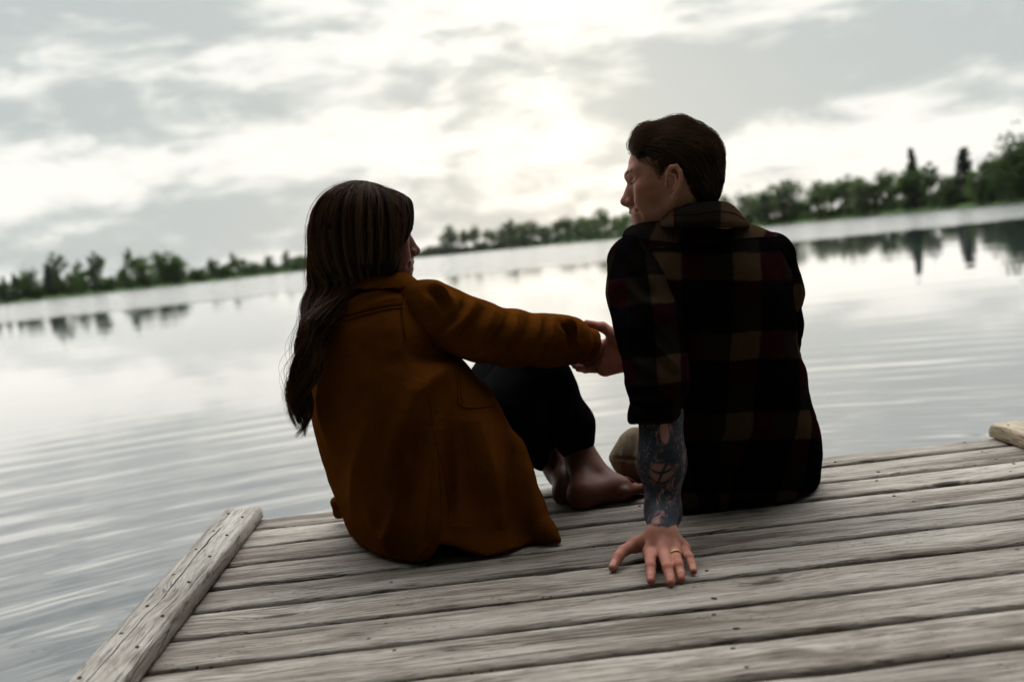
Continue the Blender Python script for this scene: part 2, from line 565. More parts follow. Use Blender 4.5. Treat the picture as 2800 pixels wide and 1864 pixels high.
row([('broad', 60, 560, 760, .9), ('broad', 225, 505, 745, .8), ('broad', 400, 485, 722, 1.0), ('broad', 520, 455, 712, 1.), ('broad', 655, 392, 700, 1.0), ('bush', 770, 510, 690, .8), ('lollipop', 880, 395, 680, 1.2), ('lollipop', 985, 385, 668, 1.2),
     ('lollipop', 1085, 365, 656, 1.2), ('broad', 1205, 362, 640, .95), ('lollipop', 1295, 385, 630, 1.1), ('lollipop', 1390, 310, 618, 1.1), ('lollipop', 1500, 290, 606, 1.1), ('spruce', 1572, 160, 602, .8), ('broad', 1620, 330, 598, .8),
     ('ragged', 1705, 235, 590, 1.0), ('broad', 1830, 345, 575, 1.), ('spruce', 1942, 158, 565, 1.35), ('broad', 2040, 320, 560, .9), ('ragged', 2112, 185, 556, .9), ('broad', 2180, 262, 552, 1.), ('broad', 2262, 165, 546, .8), ('broad', 2345, 60, 540, .9), ('broad', 2480, 80, 520, 1.)],
    'on the right shore', 'trees along the right shore', c8w,
    lambda k, i: m_needle if k == 'spruce' else (m_leaf_pale if i in (2, 4, 9) else m_leaf))

# low scrub that fills the foot of the far tree line: countless, one mass
m_scrub = leaf_mat('scrub_foliage', (.035, .065, .014), (.085, .135, .034), .45)
rng = np.random.default_rng(11)
SV, SF = [], []
for i in range(11000):
    x = rng.uniform(-3600, 6400) if i > 5200 else rng.uniform(-200, 3000)
    if 1250 < x < 1500 and rng.random() < .2:
        continue
    D = shore_d(x) + rng.uniform(2.0, 14.)
    p = azdist(x, D)
    hmax = (2.6 if x < 830 else (2.6 if x < 1700 else 1.6)) * (.5 + 1.2 * max(0, mnoise.noise((x * .018, 7.7, 0)) + .35)) * (1. if -120 < x < 2920 else 3.2)
    z = WATER_Z + .4 + rng.random() * hmax
    s = rng.uniform(.4, .9) * D / 200 * (1. if -120 < x < 2920 else 1.8)
    a = rng.normal(size=3); a /= np.linalg.norm(a)
    b = np.cross(a, rng.normal(size=3)); b /= np.linalg.norm(b)
    q = np.array([p[0], p[1], z]); o = len(SV)
    SV += [q - a * s, q - b * s * .7, q + a * s, q + b * s * .8]
    SF.append((o, o + 1, o + 2, o + 3))
tag(meshobj('shore_scrub', SV, np.array(SF), m_scrub, smooth=False), 'low green scrub along the foot of the far trees', 'scrub', kind='stuff')

# small white car parked among the trees of the right shore
m_carw, t, out = material('white_car_paint'); principled(t, out, (.72, .75, .80), .3)
m_glass, t, out = material('car_glass'); principled(t, out, (.03, .04, .05), .1)
m_tyre, t, out = material('tyre_rubber'); principled(t, out, (.02, .02, .02), .8)
pc = azdist(2347, shore_d(2347) + 9.)
car = tag(empty('parked_car', (pc[0], pc[1], WATER_Z + .72), .12), 'small white car parked under the trees of the right shore', 'car')
side = [(-2.1, .35), (-2.15, .75), (-1.5, .95), (-.95, 1.38), (.55, 1.42), (1.25, .98), (2.05, .85), (2.15, .4)]
def prism(prof, y0, y1):
    n = len(prof)
    v = [(x, y0, z) for x, z in prof] + [(x, y1, z) for x, z in prof]
    f = [tuple(range(n)), tuple(range(2 * n - 1, n - 1, -1))] + [(i, i + n, (i + 1) % n + n, (i + 1) % n) for i in range(n)]
    return v, f
meshobj('body', *prism(side, -.85, .85), m_carw, car, False, False)
for s in (-1, 1):
    meshobj('window', *prism([(-1.25, .98), (-.88, 1.30), (-.1, 1.33), (-.1, .98)], s * .845, s * .858), m_glass, car, False, False)
    meshobj('window', *prism([(0., .98), (0., 1.33), (.5, 1.33), (1.0, .98)], s * .845, s * .858), m_glass, car, False, False)
    for wx in (-1.3, 1.35):
        ring = [(wx + .34 * math.cos(a), .34 + .34 * math.sin(a)) for a in np.linspace(0, 2 * math.pi, 15)[:-1]]
        meshobj('wheel', *prism(ring, s * .70, s * .87), m_tyre, car, False, False)

# unseen bank behind the viewpoint, added with a foliage mass to block rear light
m_blocker = leaf_mat('blocker_foliage', (.016, .030, .008), (.045, .070, .020), .2)
bx = np.linspace(-70, 70, 57)
gv = []
for x in bx:
    y0 = -3.2 - .012 * x * x * .4 + .6 * mnoise.noise((x * .2, 2.2, 0))
    for dd, zz in ((.6, -.5), (0, .02), (-.8, .35), (-6., .9), (-50., 2.)):
        gv.append((x, y0 + dd, WATER_Z + zz))
gf = [(i * 5 + j, (i + 1) * 5 + j, (i + 1) * 5 + j + 1, i * 5 + j + 1) for i in range(56) for j in range(4)]
tag(meshobj('unseen_near_shore', gv, gf, m_grass), 'unseen grassy bank added behind the dock', 'shore', kind='structure')
rng = np.random.default_rng(5)
SV, SF = [], []
for i in range(11000):
    x = rng.uniform(-60, 60)
    top = 13. + 3. * mnoise.noise((x * .12, 5.5, 0))
    q = np.array([x, -7.5 - abs(x) * .05 - rng.random() * 9, WATER_Z + .3 + top * rng.random() ** .8])
    s_ = rng.uniform(.45, .95)
    a = rng.normal(size=3); a /= np.linalg.norm(a)
    b = np.cross(a, rng.normal(size=3)); b /= np.linalg.norm(b)
    o = len(SV)
    SV += [q - a * s_, q - b * s_ * .7, q + a * s_, q + b * s_ * .8]
    SF.append((o, o + 1, o + 2, o + 3))
tag(meshobj('rear_light_blocker', SV, np.array(SF), m_blocker, smooth=False), 'unseen foliage mass added behind the dock to block rear light', 'wood', kind='stuff')

# thin evening haze over the lake
m_haze, t, out = material('evening_haze')
pv = t.new('ShaderNodeVolumePrincipled')
pv.inputs['Color'].default_value = (.95, .95, .93, 1)
pv.inputs['Density'].default_value = .00007
pv.inputs['Anisotropy'].default_value = .2
t.l.new(pv.outputs[0], out.inputs['Volume'])
tag(meshobj('haze', *box((-1600, -80, WATER_Z - 1.5), (1600, 2600, 24.)), m_haze, None, False), 'thin pale evening haze over the lake', 'haze', kind='stuff')

# ------------------------------------------------------------------ dock
DR = math.radians(2.3)
def wood_mat(name, c_dark, c_mid, c_light, axis=0, warm=.0):
    m, t, out = material(name)
    tcn = t.new('ShaderNodeTexCoord')
    oi = t.new('ShaderNodeObjectInfo')
    off = t.comb(t.math('MULTIPLY', oi.outputs['Random'], 37.), t.math('MULTIPLY', oi.outputs['Random'], 91.), t.math('MULTIPLY', oi.outputs['Random'], 17.))
    p0 = t.vmath('ADD', tcn.outputs['Object'], off)
    wv = t.noise(t.vmath('MULTIPLY', p0, (2.2, 9., 9.)), 1., 3, .5, out=1)
    # knots bend the grain around them
    kp = t.vmath('MULTIPLY', p0, (1.9, 6.4, .01))
    kd = t.voro(kp, 1., 'F1', 0, 1.)
    kn = t.mapr(kd, .03, .30, 1., 0.)
    bend = t.vmath('ADD', t.vmath('SCALE', t.vmath('SUBTRACT', wv, (.5, .5, .5)), .020), t.comb(0., t.math('MULTIPLY', kn, .022), 0.))
    p1 = t.vmath('ADD', p0, bend)
    g1 = t.noise(t.vmath('MULTIPLY', p1, (5.0, 110., 40.)), 1., 6, .68)
    g2 = t.noise(t.vmath('MULTIPLY', p1, (16., 300., 120.)), 1., 3, .62)
    g3 = t.noise(t.vmath('MULTIPLY', p1, (1.4, 14., 9.)), 1., 4, .55)
    stain = t.noise(t.vmath('MULTIPLY', p0, (4.5, 16., 9.)), 1., 4, .6, .6)
    tone = t.math('ADD', t.math('MULTIPLY', g1, .5), t.math('MULTIPLY', g3, .5))
    col = t.ramp(tone, ((.36, c_dark), (.49, c_mid), (.63, c_light)))
    col = t.mix(t.mapr(stain, .54, .72, 0., .62), col, tuple(np.array(c_dark) * np.array([1.05, .92, .82])))
    col = t.mix(t.mapr(g2, .52, .66, 0., .78), col, tuple(np.array(c_dark) * .42))
    # long drying cracks
    cr = t.noise(t.vmath('MULTIPLY', p1, (1.1, 62., 20.)), 1., 2, .5)
    crm = t.math('MULTIPLY', t.mapr(t.math('ABSOLUTE', t.math('SUBTRACT', cr, .5)), .0, .012, 1., 0.), t.mapr(t.noise(t.vmath('MULTIPLY', p0, (2.1, 8., 3.)), 1., 2), .50, .58))
    col = t.mix(t.math('MULTIPLY', crm, .85), col, (.022, .017, .014))
    # knots: dark core with rings
    rings = t.math('SINE', t.math('MULTIPLY', kd, 150.))
    knm = t.math('MULTIPLY', t.mapr(kd, .05, .16, 1., 0.), t.mapr(rings, -.4, .8, .25, 1.))
    core = t.mapr(kd, .025, .085, 1., 0.)
    col = t.mix(t.math('MULTIPLY', knm, .5), col, tuple(np.array(c_dark) * np.array([.8, .62, .5])))
    col = t.mix(t.math('MULTIPLY', core, .9), col, (.026, .017, .012))
    # small specks and pits
    sp = t.voro(t.vmath('MULTIPLY', p0, (60., 130., 60.)), 1., 'F1', 0)
    spm = t.math('MULTIPLY', t.mapr(sp, .09, .20, 1., 0.), t.mapr(t.noise(t.vmath('MULTIPLY', p0, (5., 12., 5.)), 1., 3), .55, .63))
    col = t.mix(t.math('MULTIPLY', spm, .8), col, (.03, .022, .018))
    br = t.mapr(oi.outputs['Random'], 0., 1., .80, 1.14, 'LINEAR')
    col = t.vmath('SCALE', col, br)
    hgt = t.math('ADD', t.math('MULTIPLY', g1, .6), t.math('MULTIPLY', g2, .4))
    hgt = t.math('SUBTRACT', hgt, t.math('ADD', t.math('MULTIPLY', crm, 1.2), t.math('MULTIPLY', spm, .8)))
    principled(t, out, col, t.mapr(tone, .3, .7, .72, .55), t.bump(hgt, 1., .005), Specular_IOR_Level=.15)
    return m
m_wood = wood_mat('weathered_plank_wood', (.068, .049, .037), (.262, .222, .188), (.430, .387, .342))
m_wood2 = wood_mat('edge_board_wood', (.125, .102, .085), (.305, .272, .242), (.420, .385, .350))
m_wood3 = wood_mat('tan_edge_board_wood', (.19, .14, .09), (.36, .285, .20), (.47, .41, .32))
m_beam = wood_mat('dark_beam_wood', (.03, .025, .02), (.06, .05, .042), (.10, .085, .07))
m_iron, t, out = material('rusty_nail_iron')
tcn = t.new('ShaderNodeTexCoord')
principled(t, out, t.ramp(t.noise(tcn.outputs['Object'], 300., 3), ((.35, (.02, .016, .014)), (.7, (.085, .065, .055)))), .6, Metallic=.35)
m_hole, t, out = material('rusted_nail_hole'); principled(t, out, (.012, .009, .008), .9)

dock = tag(empty('wooden_dock', (0, 0, 0), DR), 'weathered grey plank dock with raised edge boards over the lake', 'dock')
XL, XR = -.655, 1.400

def board(name, L, w, th, seed, mat, parent, seg=150, wob=.0034, rad=.009, top_wob=.0016, endround=.0):
    """a plank along local x from 0..L, y centred on 0, top at z = 0, with worn uneven edges"""
    prof_n = []
    hw = w / 2
    for a in np.linspace(-math.pi / 2, 0, 4):
        pass
    pr = []
    for k in range(5):  # right rounded top corner
        a = math.pi / 2 * k / 4
        pr.append((hw - rad + rad * math.sin(a), -rad + rad * math.cos(a)))
    prof = [(-x, z) for x, z in reversed(pr)]
    top = [(u, 0.) for u in np.linspace(-hw + rad, hw - rad, 7)[1:-1]]
    prof = prof + top + pr + [(hw, -th + .004), (hw - .004, -th), (-hw + .004, -th), (-hw, -th + .004)]
    V, Fq = [], []
    n = len(prof)
    for i in range(seg + 1):
        x = L * i / seg
        for (y, z) in prof:
            s = 1 if y > 0 else -1
            e = wob * (mnoise.noise((x * 3.1, s * 3 + seed * 7.3, 0)) + .6 * mnoise.noise((x * 14., s * 5 + seed * 3.1, 2)) + .25 * mnoise.noise((x * 60., s * 5 + seed * 3.1, 5)))
            f = max(0., abs(y) / hw - .25) / .75
            chip = max(0., mnoise.noise((x * 6., s * 11 + seed, 9)) - .55) * .02
            yy = y + e * f - s * chip * f
            zz = z
            if z > -th * .5:
                zz += top_wob * (mnoise.noise((x * 2.3, y * 20, seed)) + .5 * mnoise.noise((x * 9., y * 60, seed + 4)))
                zz -= .0012 * (abs(y) / hw) ** 2 + (chip * .5 * f)
            er = 0.
            if endround:
                q = min(x, L - x)
                if q < endround and z > -th * .5:
                    er = (endround - math.sqrt(max(0, endround ** 2 - (endround - q) ** 2)))
            V.append((x, yy * (1 - er * .0), zz - er * .6))
    for i in range(seg):
        for k in range(n):
            k2 = (k + 1) % n
            Fq.append((i * n + k, (i + 1) * n + k, (i + 1) * n + k2, i * n + k2))
    Fq.append(tuple(range(n)))
    Fq.append(tuple(range((seg + 1) * n - 1, seg * n - 1, -1)))
    o = meshobj(name, V, Fq, mat, parent, True, False)
    return o

def nail_mesh():
    V, Fq = [], []
    for (r_, z) in ((.0001, .0012), (.0030, .0010), (.0040, .0002), (.0040, -.006)):
        for k in range(9):
            a = 2 * math.pi * k / 9
            V.append((r_ * math.cos(a), r_ * math.sin(a), z))
    for i in range(3):
        for k in range(9):
            Fq.append((i * 9 + k, (i + 1) * 9 + k, (i + 1) * 9 + (k + 1) % 9, i * 9 + (k + 1) % 9))
    return V, Fq
def hole_mesh():
    """splintered dark pit where a nail has rusted out: a shallow star-shaped chip"""
    V, Fq = [(0, 0, .0008)], []
    for k in range(10):
        a = 2 * math.pi * k / 10
        r_ = .0036 if k % 2 else .0022
        V.append((r_ * 1.7 * math.cos(a), r_ * math.sin(a), .0012))
    for k in range(10):
        V.append((V[k + 1][0] * 1.05, V[k + 1][1] * 1.05, -.005))
    for k in range(10):
        Fq.append((0, 1 + k, 1 + (k + 1) % 10))
        Fq.append((1 + k, 11 + k, 11 + (k + 1) % 10, 1 + (k + 1) % 10))
    return V, Fq
NAIL = [None]; HOLE = [None]
def nail(parent, x, y, z=0., rz=0., hole=False):
    ref = HOLE if hole else NAIL
    if ref[0] is None:
        v, f = hole_mesh() if hole else nail_mesh()
        o = meshobj('nail_hole' if hole else 'nail', v, f, m_hole if hole else m_iron, parent, True, False)
        ref[0] = o
    else:
        o = ref[0].copy(); COL.objects.link(o); o.parent = parent
    o.location = (x, y, z); o.rotation_euler = (0, 0, rz)
    return o

GAPS = [2.572, 2.467, 2.311, 2.177, 2.024, 1.891, 1.752, 1.619, 1.473, 1.338, 1.196, 1.055, .914, .772, .63, .49, .35, .21, .07, -.07, -.21, -.35]
rr_ = random.Random(5)
for i in range(len(GAPS) - 1):
    y1, y0 = GAPS[i], GAPS[i + 1]
    gap = rr_.uniform(.013, .019)
    w = y1 - y0 - gap
    xl = XL + rr_.uniform(.0, .012); xr = XR - rr_.uniform(0, .015)
    b = board('plank', xr - xl, w, .036, i * 1.7 + .3, m_wood, dock, 170 if i < 11 else 40)
    b.location = (xl, (y0 + y1) / 2 + gap * .1, 0)
    b.rotation_euler = (rr_.uniform(-.006, .006), 0, rr_.uniform(-.0012, .0012))
    if i < 10:
        for jx in (-.20, .365, .90, 1.21):
            for s in (-.24, .27):
                if rr_.random() < .62:
                    nail(b, jx - xl + rr_.uniform(-.03, .03), s * w + rr_.uniform(-.008, .008), rr_.uniform(-.0008, .0), rr_.uniform(0, 6), hole=rr_.random() < .35)

def edge_board(x0, mat, seed, y0, y1, rz=0.):
    e = board('edge_board', y1 - y0, .089, .038, seed, mat, dock, 160, wob=.0022, rad=.006, endround=.022)
    e.location = (x0 + .0445, y0, .0405)
    e.rotation_euler = (0, 0, math.pi / 2 + rz)
    return e
e1 = edge_board(-.655, m_wood2, 77.1, -.4, 2.562)
for k, yy in enumerate(np.arange(2.50, .6, -.163)):
    nail(e1, yy + .4 + rr_.uniform(-.02, .02), .024 + rr_.uniform(-.004, .004), .0, .4, hole=k % 2 == 0)
    nail(e1, yy + .33 + rr_.uniform(-.02, .02), -.022 + rr_.uniform(-.004, .004), .0, .4, hole=True)
# long drying crack along the left edge board: a real groove piece, dark and jagged
cv, cf = [], []
ncr = 120
for i in range(ncr + 1):
    x = .9 + 1.85 * i / ncr
    c = .006 + .010 * mnoise.noise((x * 2.1, 4.4, 0)) + .0035 * mnoise.noise((x * 17, 1.4, 0))
    wd = max(0.00015, .0017 * (mnoise.noise((x * 7., 2.2, 8)) + .35))
    zt = .00095 + .0016 * (mnoise.noise((x * 2.3, c * 20, 77.1)) + .5 * mnoise.noise((x * 9., c * 60, 81.1)))
    cv += [(x, c - wd, zt), (x, c + wd, zt), (x, c + wd, -.004), (x, c - wd, -.004)]
for i in range(ncr):
    for k in range(4):
        k2 = (k + 1) % 4
        cf.append((i * 4 + k, (i + 1) * 4 + k, (i + 1) * 4 + k2, i * 4 + k2))
meshobj('crack', cv, cf, m_hole, e1, False, False)
e2 = edge_board(1.311, m_wood3, 31.4, .6, 2.565)
for yy in (2.51, 2.30, 2.08):
    nail(e2, yy - .6, .02, 0, .3); nail(e2, yy - .62, -.022, 0, .3)
# joists, front beam and posts under the planks
for jx in (-.60, -.20, .365, .90, 1.34):
    meshobj('joist', *box((jx - .019, -.4, -.176), (jx + .019, 2.50, -.0385)), m_beam, dock, False, False)
meshobj('front_beam', *box((-.64, 2.503, -.20), (1.385, 2.541, -.0385)), m_beam, dock, False, False)
for px_ in (-.50, 1.24):
    for py_ in (.4, 2.40):
        v, f = tube([(px_, py_, -2.2), (px_, py_, -.18)], .055, 12)
        meshobj('post', v, f, m_beam, dock, True, False)
# ------------------------------------------------------------------ solid modelling with distance fields
def smin(a, b, k):
    if k <= 0:
        return np.minimum(a, b)
    h = np.maximum(k - np.abs(a - b), 0) / k
    return np.minimum(a, b) - h * h * k * .25

def smax(a, b, k):
    return -smin(-a, -b, k)

def vnoise(P, scale, seed=0):
    """smooth value noise in -1..1 for an (n,3) array of points"""
    q = P * scale + seed * 17.31
    i = np.floor(q).astype(np.int64)
    f = q - i
    f = f * f * (3 - 2 * f)
    def hsh(a, b, c):
        n = (a * 73856093) ^ (b * 19349663) ^ (c * 83492791) ^ (seed * 2654435 + 911)
        n = (n ^ (n >> 13)) * 1274126177 & 0x7fffffff
        return ((n >> 3) % 20011) / 10005.5 - 1
    r = 0
    for dx in (0, 1):
        for dy in (0, 1):
            for dz_ in (0, 1):
                w = (f[:, 0] if dx else 1 - f[:, 0]) * (f[:, 1] if dy else 1 - f[:, 1]) * (f[:, 2] if dz_ else 1 - f[:, 2])
                r = r + w * hsh(i[:, 0] + dx, i[:, 1] + dy, i[:, 2] + dz_)
    return r

def spline_tab(rows, n=400):
    """smooth dense table through rows sorted by their first column"""
    rows = np.asarray(rows, float)
    y = rows[:, 0]
    yy = np.linspace(y[0], y[-1], n)
    out = [yy]
    for c in range(1, rows.shape[1]):
        v = rows[:, c]
        m = np.gradient(v, y)
        k = np.clip(np.searchsorted(y, yy) - 1, 0, len(y) - 2)
        h = y[k + 1] - y[k]
        t = (yy - y[k]) / h
        out.append((2 * t ** 3 - 3 * t ** 2 + 1) * v[k] + (t ** 3 - 2 * t ** 2 + t) * h * m[k] + (-2 * t ** 3 + 3 * t ** 2) * v[k + 1] + (t ** 3 - t ** 2) * h * m[k + 1])
    return np.array(out)

class SDF:
    def __init__(s, lo, hi, h, frame=None):
        s.lo = np.asarray(lo, float); s.h = h
        s.n = np.ceil((np.asarray(hi) - s.lo) / h).astype(int) + 1
        s.d = np.full(s.n, 1.0, np.float32)
        s.ax = [(s.lo[i] + h * np.arange(s.n[i])).astype(np.float32) for i in range(3)]
        s.frame = frame        # (origin, 3x3 columns) local -> world
    def _sub(s, lo, hi):
        a = np.clip(np.floor((np.asarray(lo) - s.lo) / s.h).astype(int), 0, s.n)
        b = np.clip(np.ceil((np.asarray(hi) - s.lo) / s.h).astype(int) + 1, 0, s.n)
        if np.any(b <= a):
            return None
        return tuple(slice(a[i], b[i]) for i in range(3))
    def _xyz(s, sl):
        return s.ax[0][sl[0]][:, None, None], s.ax[1][sl[1]][None, :, None], s.ax[2][sl[2]][None, None, :]
    def _apply(s, sl, d, k, op):
        if op == '+':
            s.d[sl] = smin(s.d[sl], d, k)
        elif op == '-':
            s.d[sl] = smax(s.d[sl], -d, k)
        else:
            s.d[sl] = smax(s.d[sl], d, k)
    def cone(s, a, b, ra, rb, k=.0, op='+', sq=None):
        """round cone; sq = (axis vector, factor) squashes the section along that axis"""
        a = np.asarray(a, float); b = np.asarray(b, float)
        m = max(ra, rb) * (max(1, 1 / sq[1]) if sq else 1) + k + 3 * s.h + .01
        sl = s._sub(np.minimum(a, b) - m, np.maximum(a, b) + m)
        if sl is None:
            return s
        X, Y, Z = s._xyz(sl)
        ab = b - a
        L = float(ab @ ab) + 1e-12
        t = np.clip(((X - a[0]) * ab[0] + (Y - a[1]) * ab[1] + (Z - a[2]) * ab[2]) / L, 0, 1)
        dx = X - a[0] - t * ab[0]; dy = Y - a[1] - t * ab[1]; dz_ = Z - a[2] - t * ab[2]
        if sq:
            w = np.asarray(sq[0], float); w = w / np.linalg.norm(w)
            c = (dx * w[0] + dy * w[1] + dz_ * w[2]) * (1 / sq[1] - 1)
            dx = dx + c * w[0]; dy = dy + c * w[1]; dz_ = dz_ + c * w[2]
        d = np.sqrt(dx * dx + dy * dy + dz_ * dz_) - (ra + t * (rb - ra))
        if sq and sq[1] < 1:
            d = d * (sq[1] * .5 + .5)
        s._apply(sl, d.astype(np.float32), k, op)
        return s
    def chain(s, pts, radii, k=.0, op='+', sq=None):
        for i in range(len(pts) - 1):
            s.cone(pts[i], pts[i + 1], radii[i], radii[i + 1], k if i else k, op, sq)
        return s
    def fold(s, a, b, r, k=.03, op='+', n=6):
        """a cloth fold: a ridge (or valley) that swells and dies away at both ends"""
        a = np.asarray(a, float); b = np.asarray(b, float)
        t_ = np.linspace(0, 1, n)
        rr = r * np.sin(np.pi * (t_ * .86 + .07)) ** .8
        sag = (np.sin(np.pi * t_) - .6)[:, None] * r * .9 * -F0 * (1 if op == '+' else .6)
        pts = a + (b - a) * t_[:, None] + sag
        for i in range(n - 1):
            s.cone(pts[i], pts[i + 1], max(rr[i], .0008), max(rr[i + 1], .0008), k, op)
        return s
    def ell(s, c, r, k=.0, op='+', rot=None):
        c = np.asarray(c, float); r = np.asarray(r, float)
        m = r.max() + k + 3 * s.h + .01
        sl = s._sub(c - m, c + m)
        if sl is None:
            return s
        X, Y, Z = s._xyz(sl)
        x, y, z = X - c[0], Y - c[1], Z - c[2]
        if rot is not None:
            Rm = np.asarray(rot, float)   # columns = local axes
            x, y, z = (x * Rm[0, 0] + y * Rm[1, 0] + z * Rm[2, 0], x * Rm[0, 1] + y * Rm[1, 1] + z * Rm[2, 1], x * Rm[0, 2] + y * Rm[1, 2] + z * Rm[2, 2])
        k0 = np.sqrt((x / r[0]) ** 2 + (y / r[1]) ** 2 + (z / r[2]) ** 2)
        k1 = np.sqrt((x / r[0] ** 2) ** 2 + (y / r[1] ** 2) ** 2 + (z / r[2] ** 2) ** 2)
        d = k0 * (k0 - 1) / np.maximum(k1, 1e-6)
        s._apply(sl, d.astype(np.float32), k, op)
        return s
    def view(s):
        """photo column, photo row and depth of every grid point"""
        X, Y, Z = s._xyz((slice(None),) * 3)
        dx, dy, dz_ = X - C0[0], Y - C0[1], Z - C0[2]
        dep = dx * F0[0] + dy * F0[1] + dz_ * F0[2]
        px = 1400 + 2800 * (dx * R0[0] + dy * R0[1] + dz_ * R0[2]) / dep
        py = 932 - 2800 * (dx * U0[0] + dy * U0[1] + dz_ * U0[2]) / dep
        return px.astype(np.float32), py.astype(np.float32), dep.astype(np.float32)
    def loft(s, rows, k=.0, op='+', p=2.3, cap=(True, True), skew=0.):
        """body of elliptical slices: rows of (row, left, right, depth, half depth)"""
        px, py, dep = s.view()
        if skew:
            py = py + skew * (px - 1400)
        T = spline_tab(rows)
        f = lambda c: np.interp(py, T[0], T[c])
        xl, xr, dc, dt = f(1), f(2), f(3), f(4)
        xc = (xl + xr) / 2; hw = (xr - xl) / 2
        r = (np.abs((px - xc) / hw) ** p + np.abs((dep - dc) / dt) ** p) ** (1 / p)
        sc = dep / 2800
        d = (r - 1) * np.minimum(hw * sc, dt) * .9
        if cap[0]:
            d = np.maximum(d, (T[0][0] - py) * sc)
        if cap[1]:
            d = np.maximum(d, (py - T[0][-1]) * sc)
        s._apply((slice(None),) * 3, d.astype(np.float32), k, op)
        return s
    def cut(s, fn, k=.0):
        """keep only where fn(px, py, depth, X, Y, Z) < 0"""
        px, py, dep = s.view()
        X, Y, Z = s._xyz((slice(None),) * 3)
        s.d = smax(s.d, np.broadcast_to(fn(px, py, dep, X, Y, Z), s.d.shape).astype(np.float32), k)
        return s
    def mesh(s, smooth=1):
        d = s.d
        n = d.shape
        ins = d < 0
        nc = np.zeros(tuple(q - 1 for q in n), np.int8)
        for a in (0, 1):
            for b in (0, 1):
                for c in (0, 1):
                    nc += ins[a:n[0] - 1 + a, b:n[1] - 1 + b, c:n[2] - 1 + c]
        act = np.argwhere((nc > 0) & (nc < 8))
        idx = np.full(nc.shape, -1, np.int64)
        idx[act[:, 0], act[:, 1], act[:, 2]] = np.arange(len(act))
        cor = [(0, 0, 0), (1, 0, 0), (0, 1, 0), (1, 1, 0), (0, 0, 1), (1, 0, 1), (0, 1, 1), (1, 1, 1)]
        val = np.stack([d[act[:, 0] + c[0], act[:, 1] + c[1], act[:, 2] + c[2]] for c in cor], 1).astype(np.float64)
        acc = np.zeros((len(act), 3)); cnt = np.zeros(len(act))
        for i, j in ((0, 1), (2, 3), (4, 5), (6, 7), (0, 2), (1, 3), (4, 6), (5, 7), (0, 4), (1, 5), (2, 6), (3, 7)):
            va, vb = val[:, i], val[:, j]
            m = (va < 0) != (vb < 0)
            t = np.where(m, va / np.where(m, va - vb, 1), 0)
            ca, cb = np.array(cor[i]), np.array(cor[j])
            acc += m[:, None] * (ca + t[:, None] * (cb - ca))
            cnt += m
        V = s.lo + s.h * (act + acc / cnt[:, None])
        Q = []
        for ax in range(3):
            o1, o2 = [(1, 2), (2, 0), (0, 1)][ax]
            sa = [slice(None)] * 3; sb = [slice(None)] * 3
            sa[ax] = slice(0, n[ax] - 1); sb[ax] = slice(1, n[ax])
            ch = ins[tuple(sa)] != ins[tuple(sb)]
            e = np.argwhere(ch)
            e = e[(e[:, o1] > 0) & (e[:, o2] > 0) & (e[:, o1] < n[o1] - 1) & (e[:, o2] < n[o2] - 1)]
            flip = ins[e[:, 0], e[:, 1], e[:, 2]]
            def cell(a, b):
                q = e.copy(); q[:, o1] -= a; q[:, o2] -= b
                return idx[q[:, 0], q[:, 1], q[:, 2]]
            q = np.stack([cell(0, 0), cell(1, 0), cell(1, 1), cell(0, 1)], 1)
            q[flip] = q[flip][:, ::-1]
            Q.append(q)
        Q = np.concatenate(Q)
        Q = Q[(Q >= 0).all(1)][:, ::-1]
        V = relax(V, Q, smooth)
        if s.frame is not None:
            V = V @ np.asarray(s.frame[1]).T + s.frame[0]
        return V, Q

def relax(V, Q, it):
    E = np.concatenate([Q[:, [0, 1]], Q[:, [1, 2]], Q[:, [2, 3]], Q[:, [3, 0]]])
    for _ in range(it):
        acc = np.zeros_like(V); cnt = np.zeros(len(V))
        for c in range(3):
            acc[:, c] = np.bincount(E[:, 0], V[E[:, 1], c], len(V)) + np.bincount(E[:, 1], V[E[:, 0], c], len(V))
        cnt = np.bincount(E[:, 0], None, len(V)) + np.bincount(E[:, 1], None, len(V))
        V = V * .5 + .5 * acc / np.maximum(cnt, 1)[:, None]
    return V

def vnormals(V, Q):
    a = V[Q[:, 2]] - V[Q[:, 0]]; b = V[Q[:, 3]] - V[Q[:, 1]]
    fn = np.cross(a, b)
    N = np.zeros_like(V)
    for k in range(4):
        for c in range(3):
            N[:, c] += np.bincount(Q[:, k], fn[:, c], len(V))
    return N / (np.linalg.norm(N, axis=1)[:, None] + 1e-12)

def viewpx(V):
    v = V - C0
    dep = v @ F0
    return 1400 + 2800 * (v @ R0) / dep, 932 - 2800 * (v @ U0) / dep, dep

def joinmesh(parts):
    V, Q, o = [], [], 0
    for v, q in parts:
        V.append(v); Q.append(q + o); o += len(v)
    return np.concatenate(V), np.concatenate(Q)

def point_attr(o, name, arr):
    arr = np.asarray(arr, np.float32)
    if arr.ndim == 1:
        a = o.data.attributes.new(name, 'FLOAT', 'POINT')
        a.data.foreach_set('value', arr)
    else:
        a = o.data.attributes.new(name, 'FLOAT_VECTOR', 'POINT')
        a.data.foreach_set('vector', arr.ravel())

